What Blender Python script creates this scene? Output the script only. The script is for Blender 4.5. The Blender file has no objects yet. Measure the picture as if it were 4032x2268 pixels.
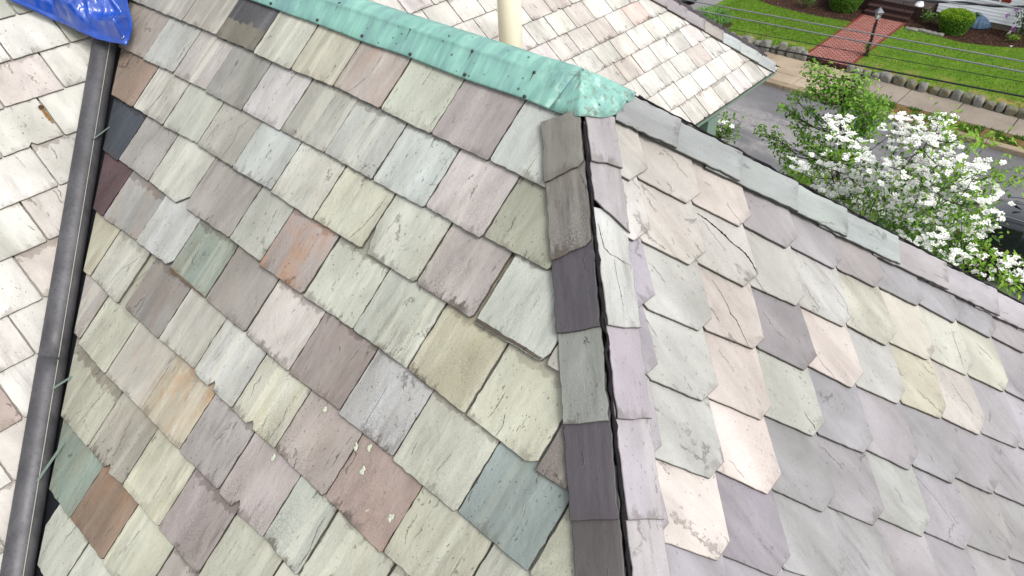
import bpy, math, random
from mathutils import Vector, Matrix, noise

SC = bpy.context.scene
COL = SC.collection
V3 = Vector
rnd = random.Random(7)

# ------------------------------------------------------------------ camera, light, exposure
# World axes: x runs along the copper ridge towards the hip end, y towards the street, z up; the origin is the ridge end.
cam_data = bpy.data.cameras.new('camera')
cam_data.sensor_width = 36.0
cam_data.lens = 24.697
cam_data.clip_start = 0.05
cam_data.clip_end = 600
cam = bpy.data.objects.new('camera', cam_data)
COL.objects.link(cam)
RIGHT = V3((0.73624678, 0.67590429, -0.03307671))
DOWN = V3((0.41609989, -0.49071148, -0.7655476))
FWD = V3((-0.53366803, 0.54986874, -0.64252845))
CAM = V3((1.18827591, -1.53209530, 0.81460024))
cam.matrix_world = Matrix(((RIGHT.x, -DOWN.x, -FWD.x, CAM.x), (RIGHT.y, -DOWN.y, -FWD.y, CAM.y),
                           (RIGHT.z, -DOWN.z, -FWD.z, CAM.z), (0, 0, 0, 1)))
SC.camera = cam

SUN_EL, SUN_AZ = math.radians(50), math.atan2(-0.12, 0.99)     # azimuth measured from +x towards +y
sun_dir = V3((math.cos(SUN_EL) * math.cos(SUN_AZ), math.cos(SUN_EL) * math.sin(SUN_AZ), math.sin(SUN_EL)))
world = bpy.data.worlds.new('World')
SC.world = world
world.use_nodes = True
wt = world.node_tree
wt.nodes.clear()
sky = wt.nodes.new('ShaderNodeTexSky')
sky.sky_type = 'NISHITA'
sky.sun_disc = False
sky.sun_elevation = SUN_EL
sky.sun_rotation = math.atan2(sun_dir.x, sun_dir.y)
sky.dust_density = 3.0
hsv = wt.nodes.new('ShaderNodeHueSaturation')                  # an overcast sky: nearly colourless
hsv.inputs['Saturation'].default_value = 0.22
bgn = wt.nodes.new('ShaderNodeBackground')
bgn.inputs['Strength'].default_value = 0.15
won = wt.nodes.new('ShaderNodeOutputWorld')
wt.links.new(sky.outputs[0], hsv.inputs['Color'])
wt.links.new(hsv.outputs[0], bgn.inputs[0])
wt.links.new(bgn.outputs[0], won.inputs[0])

sun_data = bpy.data.lights.new('sun', 'SUN')
sun_data.energy = 1.15
sun_data.angle = math.radians(22)
sun_data.color = (1.0, 0.97, 0.93)
sun = bpy.data.objects.new('sun', sun_data)
COL.objects.link(sun)
sun.rotation_euler = sun_dir.to_track_quat('Z', 'Y').to_euler()

SC.view_settings.view_transform = 'Standard'
SC.view_settings.look = 'None'
SC.view_settings.gamma = 1.0
SC.view_settings.use_curve_mapping = False
SC.view_settings.exposure = 0.84

# ------------------------------------------------------------------ helpers
def grey(c, f):
    m = sum(c)/3.0
    return tuple(v + (m-v)*f for v in c)

def lin(c, k=1.0):
    out = []
    for v in c:
        v = v / 255.0
        v = v / 12.92 if v <= 0.04045 else ((v + 0.055) / 1.055) ** 2.4
        out.append(min(v * k, 0.97))
    return tuple(out)

def tag(o, label=None, cat=None, group=None, kind=None):
    if label: o['label'] = label
    if cat: o['category'] = cat
    if group: o['group'] = group
    if kind: o['kind'] = kind
    return o

ORIGINS = {}
def thing(name, loc, label, cat, group=None):
    o = bpy.data.objects.new(name, None)
    o.empty_display_size = 0.2
    o.location = loc
    COL.objects.link(o)
    ORIGINS[o] = V3(loc)
    return tag(o, label, cat, group)

def obj(name, verts, faces, mat, parent=None, smooth=False, origin=None, label=None):
    """One mesh object from world-space vertices; children keep their thing's origin."""
    org = ORIGINS[parent] if parent is not None else (V3(origin) if origin is not None else V3((0, 0, 0)))
    me = bpy.data.meshes.new(name)
    me.from_pydata([tuple(V3(v) - org) for v in verts], [], faces)
    mats = mat if isinstance(mat, (list, tuple)) else [mat]
    for m in mats: me.materials.append(m)
    if smooth:
        me.polygons.foreach_set('use_smooth', [True] * len(me.polygons))
    me.update()
    o = bpy.data.objects.new(name, me)
    COL.objects.link(o)
    if parent is not None:
        o.parent = parent
    else:
        o.location = org
    ORIGINS[o] = org
    if label: o['label'] = label
    return o

class MB:
    def __init__(s): s.v, s.f, s.mi = [], [], []
    def add(s, vs, fs, mi=0):
        n = len(s.v); s.v += [V3(q) for q in vs]
        s.f += [tuple(i + n for i in q) for q in fs]; s.mi += [mi] * len(fs)
        return s
    def box(s, lo, hi, mi=0, bev=0.0):
        x0, y0, z0 = lo; x1, y1, z1 = hi
        if bev <= 0:
            return s.add([(x0,y0,z0),(x1,y0,z0),(x1,y1,z0),(x0,y1,z0),(x0,y0,z1),(x1,y0,z1),(x1,y1,z1),(x0,y1,z1)],
                  [(0,3,2,1),(4,5,6,7),(0,1,5,4),(1,2,6,5),(2,3,7,6),(3,0,4,7)], mi)
        b = bev
        def ring(z, i): return [(x0+i,y0+b,z),(x0+b,y0+i,z),(x1-b,y0+i,z),(x1-i,y0+b,z),(x1-i,y1-b,z),(x1-b,y1-i,z),(x0+b,y1-i,z),(x0+i,y1-b,z)]
        rs = [ring(z0, b*.6), ring(z0+b, 0), ring(z1-b, 0), ring(z1, b*.6)]
        vs = [q for r in rs for q in r]; fs = [tuple(range(7,-1,-1)), tuple(range(24,32))]
        for k in range(3):
            for j in range(8):
                fs.append((k*8+j, k*8+(j+1)%8, k*8+8+(j+1)%8, k*8+8+j))
        return s.add(vs, fs, mi)
    def tube(s, pts, rad, seg=8, mi=0, cap=True):
        pts = [V3(p) for p in pts]
        rads = rad if isinstance(rad, (list, tuple)) else [rad] * len(pts)
        vs, fs = [], []
        ref = None
        for i, p in enumerate(pts):
            d = (pts[min(i+1, len(pts)-1)] - pts[max(i-1, 0)]).normalized()
            if ref is None:
                ref = V3((0,0,1)) if abs(d.z) < .9 else V3((1,0,0))
            a = d.cross(ref).normalized(); b = a.cross(d).normalized(); ref = b
            for j in range(seg):
                t = 2*math.pi*j/seg
                vs.append(p + (a*math.cos(t) + b*math.sin(t))*rads[i])
        for i in range(len(pts)-1):
            for j in range(seg):
                fs.append((i*seg+j, i*seg+(j+1)%seg, (i+1)*seg+(j+1)%seg, (i+1)*seg+j))
        if cap:
            fs.append(tuple(range(seg-1,-1,-1))); fs.append(tuple(range((len(pts)-1)*seg, len(pts)*seg)))
        return s.add(vs, fs, mi)
    def lathe(s, c, prof, seg=16, mi=0, sx=1, sy=1):
        c = V3(c); vs, fs = [], []
        for r, z in prof:
            for j in range(seg):
                t = 2*math.pi*j/seg
                vs.append(c + V3((r*sx*math.cos(t), r*sy*math.sin(t), z)))
        for i in range(len(prof)-1):
            for j in range(seg):
                fs.append((i*seg+j, i*seg+(j+1)%seg, (i+1)*seg+(j+1)%seg, (i+1)*seg+j))
        fs.append(tuple(range(seg-1,-1,-1))); fs.append(tuple(range((len(prof)-1)*seg, len(prof)*seg)))
        return s.add(vs, fs, mi)
    def build(s, name, mat, parent=None, smooth=False, origin=None, label=None):
        o = obj(name, s.v, s.f, mat, parent, smooth, origin, label)
        if any(s.mi): o.data.polygons.foreach_set('material_index', s.mi)
        return o

def point_tint(me, cols, name='tint'):
    a = me.attributes.new(name, 'FLOAT_COLOR', 'POINT')
    flat = []
    for c in cols: flat += [c[0], c[1], c[2], c[3] if len(c) > 3 else 1.0]
    a.data.foreach_set('color', flat)

# ------------------------------------------------------------------ node material helper
class NM:
    def __init__(s, name):
        s.m = bpy.data.materials.new(name); s.m.use_nodes = True
        s.t = s.m.node_tree; s.t.nodes.clear()
        s.out = s.t.nodes.new('ShaderNodeOutputMaterial')
        s.p = s.t.nodes.new('ShaderNodeBsdfPrincipled')
        s.t.links.new(s.p.outputs[0], s.out.inputs[0])
    def n(s, kind, **kw):
        nd = s.t.nodes.new('ShaderNode' + kind)
        for k, v in kw.items(): setattr(nd, k, v)
        return nd
    def put(s, val, sock):
        if isinstance(val, bpy.types.NodeSocket): s.t.links.new(val, sock)
        elif isinstance(val, (tuple, list)) and sock.type == 'RGBA' and len(val) == 3: sock.default_value = (*val, 1)
        else: sock.default_value = val
    def math(s, op, a, b=None, c=None, clamp=False):
        nd = s.n('Math', operation=op, use_clamp=clamp)
        s.put(a, nd.inputs[0])
        if b is not None: s.put(b, nd.inputs[1])
        if c is not None: s.put(c, nd.inputs[2])
        return nd.outputs[0]
    def mix(s, f, a, b, blend='MIX'):
        nd = s.n('Mix', data_type='RGBA', blend_type=blend)
        s.put(f, nd.inputs[0]); s.put(a, nd.inputs[6]); s.put(b, nd.inputs[7])
        return nd.outputs[2]
    def ramp(s, f, lo, hi, clampout=True):
        nd = s.n('MapRange', clamp=True)
        s.put(f, nd.inputs[0]); nd.inputs[1].default_value = lo; nd.inputs[2].default_value = hi
        return nd.outputs[0]
    def noise(s, vec, scale, detail=4, rough=.55, dist=0.0, out=0):
        nd = s.n('TexNoise'); s.put(vec, nd.inputs['Vector'])
        nd.inputs['Scale'].default_value = scale; nd.inputs['Detail'].default_value = detail
        nd.inputs['Roughness'].default_value = rough; nd.inputs['Distortion'].default_value = dist
        return nd.outputs[out]
    def voro(s, vec, scale, feature='F1', out='Distance', rand=1.0):
        nd = s.n('TexVoronoi', feature=feature); s.put(vec, nd.inputs['Vector'])
        nd.inputs['Scale'].default_value = scale
        if 'Randomness' in nd.inputs: nd.inputs['Randomness'].default_value = rand
        return nd.outputs[out]
    def vmul(s, vec, k, add=None):
        nd = s.n('VectorMath', operation='MULTIPLY_ADD')
        s.put(vec, nd.inputs[0]); nd.inputs[1].default_value = k
        if add is None: nd.inputs[2].default_value = (0, 0, 0)
        else: s.put(add, nd.inputs[2])
        return nd.outputs[0]
    def attr(s, name, out='Color', typ='GEOMETRY'):
        nd = s.n('Attribute', attribute_name=name, attribute_type=typ)
        return nd.outputs[out]
    def objco(s): return s.n('TexCoord').outputs['Object']
    def pos(s): return s.n('NewGeometry').outputs['Position']
    def bump(s, h, strength, dist=.002):
        nd = s.n('Bump'); nd.inputs['Strength'].default_value = strength; nd.inputs['Distance'].default_value = dist
        s.put(h, nd.inputs['Height']); s.t.links.new(nd.outputs[0], s.p.inputs['Normal'])
    def set(s, col=None, rough=.7, spec=.3, metal=0.0):
        if col is not None: s.put(col, s.p.inputs['Base Color'])
        s.put(rough, s.p.inputs['Roughness']); s.p.inputs['Specular IOR Level'].default_value = spec
        s.p.inputs['Metallic'].default_value = metal
        return s.m

def noisy(name, rgb, k=.6, amt=.15, scale=8, rough=.6, spec=.3, metal=0.0, bump=.0):
    m = NM(name); c = lin(rgb, k)
    p = m.pos()
    f = m.noise(p, scale, 6)
    col = m.mix(f, tuple(x*(1-amt) for x in c), tuple(min(x*(1+amt), .95) for x in c))
    f2 = m.ramp(m.noise(p, scale*7, 3), .45, .75)
    col = m.mix(m.math('MULTIPLY', f2, amt), col, tuple(x*.5 for x in c))
    if bump: m.bump(m.noise(p, scale*6, 5), bump, .01)
    return m.set(col, rough, spec, metal)

# ------------------------------------------------------------------ slate material: colour and weathering come from the slate's own attributes
def slate_material(name, veins=.0, smoothness=0.0):
    m = NM(name)
    uvn = m.n('UVMap', uv_map='plane'); uv = uvn.outputs[0]
    ed = m.n('SeparateXYZ'); e_uv = m.n('UVMap', uv_map='edge'); m.t.links.new(e_uv.outputs[0], ed.inputs[0])
    below = ed.outputs[1]                                  # metres above the slate's lower edge
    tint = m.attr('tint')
    sep = m.n('SeparateColor'); m.put(m.attr('traits'), sep.inputs[0])
    streak, grime, rust = sep.outputs[0], sep.outputs[1], sep.outputs[2]
    seed = m.attr('traits', 'Alpha')
    cmb = m.n('CombineXYZ'); m.put(m.math('MULTIPLY', seed, 37.0), cmb.inputs[2])
    sv = cmb.outputs[0]
    P = m.vmul(uv, (1, 1, 0), sv)
    # broad mottling, pale and dark, plus faint ochre and green-blue clouds
    a = m.noise(m.vmul(uv, (7, 3.2, 0), sv), 1.0, 5, .6, .4)
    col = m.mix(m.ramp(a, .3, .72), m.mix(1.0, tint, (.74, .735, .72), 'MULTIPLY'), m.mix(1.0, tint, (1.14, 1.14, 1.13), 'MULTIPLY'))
    b = m.noise(m.vmul(uv, (9, 2.0, 0), sv), 1.0, 3, .5, .3)
    col = m.mix(m.math('MULTIPLY', m.ramp(b, .45, .7), .22), col, m.mix(1.0, col, (1.0, .985, .93), 'MULTIPLY'))
    och = m.ramp(m.noise(m.vmul(uv, (11, 2.5, 3), sv), 1.0, 3), .56, .75)
    col = m.mix(m.math('MULTIPLY', m.math('MULTIPLY', och, .45), streak), col, m.mix(1.0, col, (1.02, .96, .74), 'MULTIPLY'))
    # pale run-down streaks along the fall line
    st = m.ramp(m.noise(m.vmul(uv, (26, .9, 0), sv), 1.0, 2, .45, .15), .53, .64)
    st2 = m.ramp(m.noise(m.vmul(uv, (75, 2.2, 5), sv), 1.0, 2, .5), .5, .8)
    stf = m.math('MULTIPLY', m.math('ADD', m.math('MULTIPLY', st, .75), m.math('MULTIPLY', st2, .25)), streak)
    col = m.mix(m.math('MULTIPLY', stf, .78), col, m.mix(.55, m.mix(1.0, col, (1.35, 1.33, 1.24), 'MULTIPLY'), (.60, .60, .53)))
    big = m.noise(m.vmul(uv, (3.1, .75, 0)), 1.0, 5, .6, .3)
    col = m.mix(m.ramp(big, .36, .66), m.mix(1.0, col, (.81, .80, .775), 'MULTIPLY'), m.mix(1.0, col, (1.07, 1.07, 1.07), 'MULTIPLY'))
    soot = m.math('MULTIPLY', m.ramp(m.noise(m.vmul(uv, (40, 5, 8), sv), 1.0, 4, .65, .2), .47, .68), m.ramp(m.noise(m.vmul(uv, (5, 2.2, 6), sv), 1.0, 3), .48, .66))
    col = m.mix(m.math('MULTIPLY', soot, m.math('ADD', m.math('MULTIPLY', grime, .65), .34), clamp=True), col, m.mix(1.0, col, (.42, .39, .36), 'MULTIPLY'))
    # unweathered darker strip at the head, with a ragged front
    nz = m.noise(m.vmul(uv, (34, 30, 0), sv), 1.0, 4)
    expo = ed.outputs[0]
    head = m.ramp(m.math('ADD', m.math('SUBTRACT', below, expo), m.math('MULTIPLY', m.math('SUBTRACT', nz, .55), .09)), -.004, .004)
    col = m.mix(m.math('MULTIPLY', head, m.ramp(seed, .25, .6)), col, m.mix(1.0, col, (.66, .63, .62), 'MULTIPLY'))
    # small dark pits and dashes
    wob = m.noise(P, 60, 2, .5, out=1)
    pv = m.mix(.018, m.vmul(uv, (1.0, .62, 0), sv), wob)
    d1 = m.n('TexVoronoi'); m.put(pv, d1.inputs['Vector']); d1.inputs['Scale'].default_value = 105
    sc = m.n('SeparateColor'); m.put(d1.outputs['Color'], sc.inputs[0])
    rad = m.math('MULTIPLY', m.math('SUBTRACT', sc.outputs[0], .44, clamp=True), .46)
    pit = m.ramp(m.math('SUBTRACT', rad, d1.outputs['Distance']), -.01, .03)
    d2 = m.n('TexVoronoi'); m.put(m.vmul(uv, (1.15, .6, 0), sv), d2.inputs['Vector']); d2.inputs['Scale'].default_value = 46
    sc2 = m.n('SeparateColor'); m.put(d2.outputs['Color'], sc2.inputs[0])
    pit2 = m.ramp(m.math('SUBTRACT', m.math('MULTIPLY', m.math('SUBTRACT', sc2.outputs[1], .84, clamp=True), 1.2), d2.outputs['Distance']), -.01, .02)
    pits = m.math('MAXIMUM', pit, pit2)
    pits = m.math('MULTIPLY', pits, m.math('ADD', .35, m.ramp(m.math('FRACT', m.math('MULTIPLY', seed, 7.31)), .15, .9)), clamp=True)
    col = m.mix(m.math('MULTIPLY', pits, .66 - .38*smoothness), col, m.mix(1.0, col, (.34, .31, .29), 'MULTIPLY'))
    # sooty grime in freckles, denser towards patches low on the slate
    g1 = m.ramp(m.noise(m.vmul(uv, (8, 3, 2), sv), 1.0, 3, .6), .38, .66)
    g2 = m.ramp(m.noise(P, 260, 2, .7), .44, .60)
    low = m.ramp(below, .30, .02)
    gf = m.math('MULTIPLY', m.math('MULTIPLY', g2, m.math('MULTIPLY', g1, low)), grime)
    col = m.mix(m.math('MULTIPLY', gf, .9), col, (.055, .048, .043))
    # dirt creeping up from the lower edge
    en = m.noise(m.vmul(uv, (60, 26, 0), sv), 1.0, 4, .65)
    edge = m.ramp(m.math('SUBTRACT', m.math('MULTIPLY', m.math('SUBTRACT', en, .36), .13), below), -.006, .012)
    egate = m.ramp(m.noise(m.vmul(uv, (9, 0, 4), sv), 1.0, 2), .42, .62)
    ef = m.math('MULTIPLY', m.math('MULTIPLY', edge, egate), m.math('ADD', m.math('MULTIPLY', grime, .75), .48), clamp=True)
    col = m.mix(m.math('MULTIPLY', ef, .85), col, (.075, .06, .048))
    # rust blotches
    r1 = m.ramp(m.noise(m.vmul(uv, (12, 5, 9), sv), 1.0, 5, .65), .46, .68)
    rf = m.math('MULTIPLY', r1, m.math('MULTIPLY', rust, 1.3), clamp=True)
    col = m.mix(m.math('MULTIPLY', rf, .75), col, (.36, .17, .06))
    # cleavage cracks and veins
    cv = m.mix(.035, m.vmul(uv, (1.0, .16, 0), sv), m.noise(P, 14, 5, .7, out=1))
    ce = m.voro(cv, 7.0, 'DISTANCE_TO_EDGE')
    crack = m.math('MULTIPLY', m.ramp(ce, .011, .002), m.ramp(m.noise(P, 11.0, 3, .6), .55 - .05*veins, .62 - .05*veins))
    col = m.mix(m.math('MULTIPLY', crack, .50 - .12*veins), col, m.mix(1.0, col, (.3, .27, .25), 'MULTIPLY'))
    # fine grain
    fg = m.noise(P, 300, 3, .75)
    col = m.mix(m.math('MULTIPLY', m.ramp(fg, .38, .66), .40), col, m.mix(1.0, col, (.72, .71, .70), 'MULTIPLY'))
    # relief: layered cleavage, grain, pits and cracks
    lay = m.noise(m.vmul(uv, (15, 9, 0), sv), 1.0, 7, .62, .8)
    rip = m.noise(m.vmul(uv, (55, 20, 0), sv), 1.0, 4, .6, .5)
    h = m.math('ADD', m.math('MULTIPLY', lay, 1.0), m.math('MULTIPLY', rip, .35))
    h = m.math('SUBTRACT', h, m.math('MULTIPLY', pits, .25))
    h = m.math('SUBTRACT', h, m.math('MULTIPLY', crack, .8))
    m.bump(h, .75 - .3*smoothness, .0065)
    rr = m.math('SUBTRACT', .78 - .2*smoothness, m.math('MULTIPLY', a, .15))
    return m.set(col, rr, .32)

SLATE = slate_material('weathered_slate')
SLATE_NEW = slate_material('smooth_slate', veins=.5, smoothness=.8)
SLATE_VEIN = slate_material('veined_slate', veins=1.0, smoothness=.25)

# ------------------------------------------------------------------ roof planes
T = 0.8432896771
CPH = 0.7644648969
SPH = T * CPH
class Plane:
    def __init__(s, o, a, b, n): s.o, s.a, s.b, s.n = V3(o), V3(a), V3(b), V3(n)
    def at(s, u, v, w=0.0): return s.o + s.a*u + s.b*v + s.n*w
XV = -2.86                                   # where the wing's ridge dies into the main roof
FRONT_P = Plane((0,0,0), (1,0,0), (0,-CPH,-SPH), (0,-SPH,CPH))
REAR_P  = Plane((0,0,0), (1,0,0), (0, CPH,-SPH), (0, SPH,CPH))
END_P   = Plane((0,0,0), (0,1,0), (CPH,0,-SPH), (SPH,0,CPH))
MAIN_P  = Plane((XV,0,0), (0,1,0), (CPH,0,-SPH), (SPH,0,CPH))

def clip(poly, f):
    """Keep the part of a polygon where f(p) >= 0."""
    out = []
    for i, p in enumerate(poly):
        q = poly[(i+1) % len(poly)]
        fp, fq = f(p), f(q)
        if fp >= 0: out.append(p)
        if (fp >= 0) != (fq >= 0):
            t = fp/(fp-fq); out.append((p[0]+(q[0]-p[0])*t, p[1]+(q[1]-p[1])*t))
    return out

def rag(poly, amp, step=.018, seed=0.0, keep=lambda p, q: True):
    """Break straight edges into short steps with small irregular nicks."""
    out = []
    for i, p in enumerate(poly):
        q = poly[(i+1) % len(poly)]
        L = math.hypot(q[0]-p[0], q[1]-p[1])
        if L < 1e-5: continue
        out.append(p)
        k = max(1, int(L/step)) if keep(p, q) else 1
        nx, ny = -(q[1]-p[1])/L, (q[0]-p[0])/L
        for j in range(1, k):
            t = j/k
            x, y = p[0]+(q[0]-p[0])*t, p[1]+(q[1]-p[1])*t
            d = (noise.noise(V3((x*38+seed, y*38, seed*3.1))) + .6*noise.noise(V3((x*110, y*110+seed, seed)))) * amp
            g = noise.noise(V3((x*21+seed*5, y*21, 9.0)))
            if g > .42: d += (g-.42)*amp*5*(1 if noise.noise(V3((seed, x, y))) > 0 else .4)
            out.append((x+nx*d, y+ny*d))
    return out

def visible(p):
    d = V3(p) - CAM
    z = d.dot(FWD)
    if z < .2: return None
    return (1288 + 1767.23*d.dot(RIGHT)/z, 724.5 + 1767.23*d.dot(DOWN)/z)

def slate_geo(poly, plane, th, vb, slope, lift=0.0, w0=0.0, skew=0.0, uc=0.0):
    """Vertices and faces of one slate: bottom ring, arris ring, slightly inset top."""
    area = sum(poly[i][0]*poly[(i+1)%len(poly)][1] - poly[(i+1)%len(poly)][0]*poly[i][1] for i in range(len(poly)))
    if area > 0: poly = poly[::-1]
    n = len(poly)
    def W(p): return w0 + lift - (slope + lift*1.8)*(vb - p[1]) + skew*(p[0]-uc)
    ins = []
    for i in range(n):
        a, b, c = poly[i-1], poly[i], poly[(i+1)%n]
        dx, dy = c[0]-a[0], c[1]-a[1]; L = math.hypot(dx, dy) or 1
        ins.append((b[0]+dy/L*.0022, b[1]-dx/L*.0022))
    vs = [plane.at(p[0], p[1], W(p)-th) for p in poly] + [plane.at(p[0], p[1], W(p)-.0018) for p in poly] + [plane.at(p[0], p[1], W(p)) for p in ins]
    uv = list(poly) + list(poly) + ins
    fs = [tuple(range(2*n, 3*n)), tuple(range(n-1, -1, -1))]
    for k in (0, 1):
        for i in range(n):
            j = (i+1) % n
            fs.append((k*n+i, k*n+j, (k+1)*n+j, (k+1)*n+i))
    return vs, fs, uv

class SlateMesh:
    def __init__(s): s.v, s.f, s.uv, s.ed, s.ti, s.tr = [], [], [], [], [], []
    def add(s, geo, vb, expo, tint, traits):
        vs, fs, uv = geo
        n = len(s.v)
        s.v += vs; s.f += [tuple(i+n for i in q) for q in fs]; s.uv += uv
        s.ed += [(expo, vb - p[1]) for p in uv]
        n3 = len(vs)//3; s.ti += [(tint[0]*.13, tint[1]*.12, tint[2]*.115, 1)]*n3 + [(tint[0]*.36, tint[1]*.34, tint[2]*.32, 1)]*n3 + [tint]*n3; s.tr += [traits]*len(vs)  # lower rings darkened: shadow under slate edges painted into the tint, with cut-edge dirt
        return s
    def build(s, name, mat, parent, label=None):
        o = obj(name, s.v, s.f, mat, parent, label=label)
        me = o.data
        for nm, src in (('plane', s.uv), ('edge', s.ed)):
            l = me.uv_layers.new(name=nm)
            idx = [0]*len(me.loops); me.loops.foreach_get('vertex_index', idx)
            flat = []
            for i in idx: flat += [src[i][0], src[i][1]]
            l.data.foreach_set('uv', flat)
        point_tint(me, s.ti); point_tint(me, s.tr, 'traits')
        return o

KF, KR, KL = 0.76, 0.60, 0.65               # display colour of a surface -> its albedo

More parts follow.
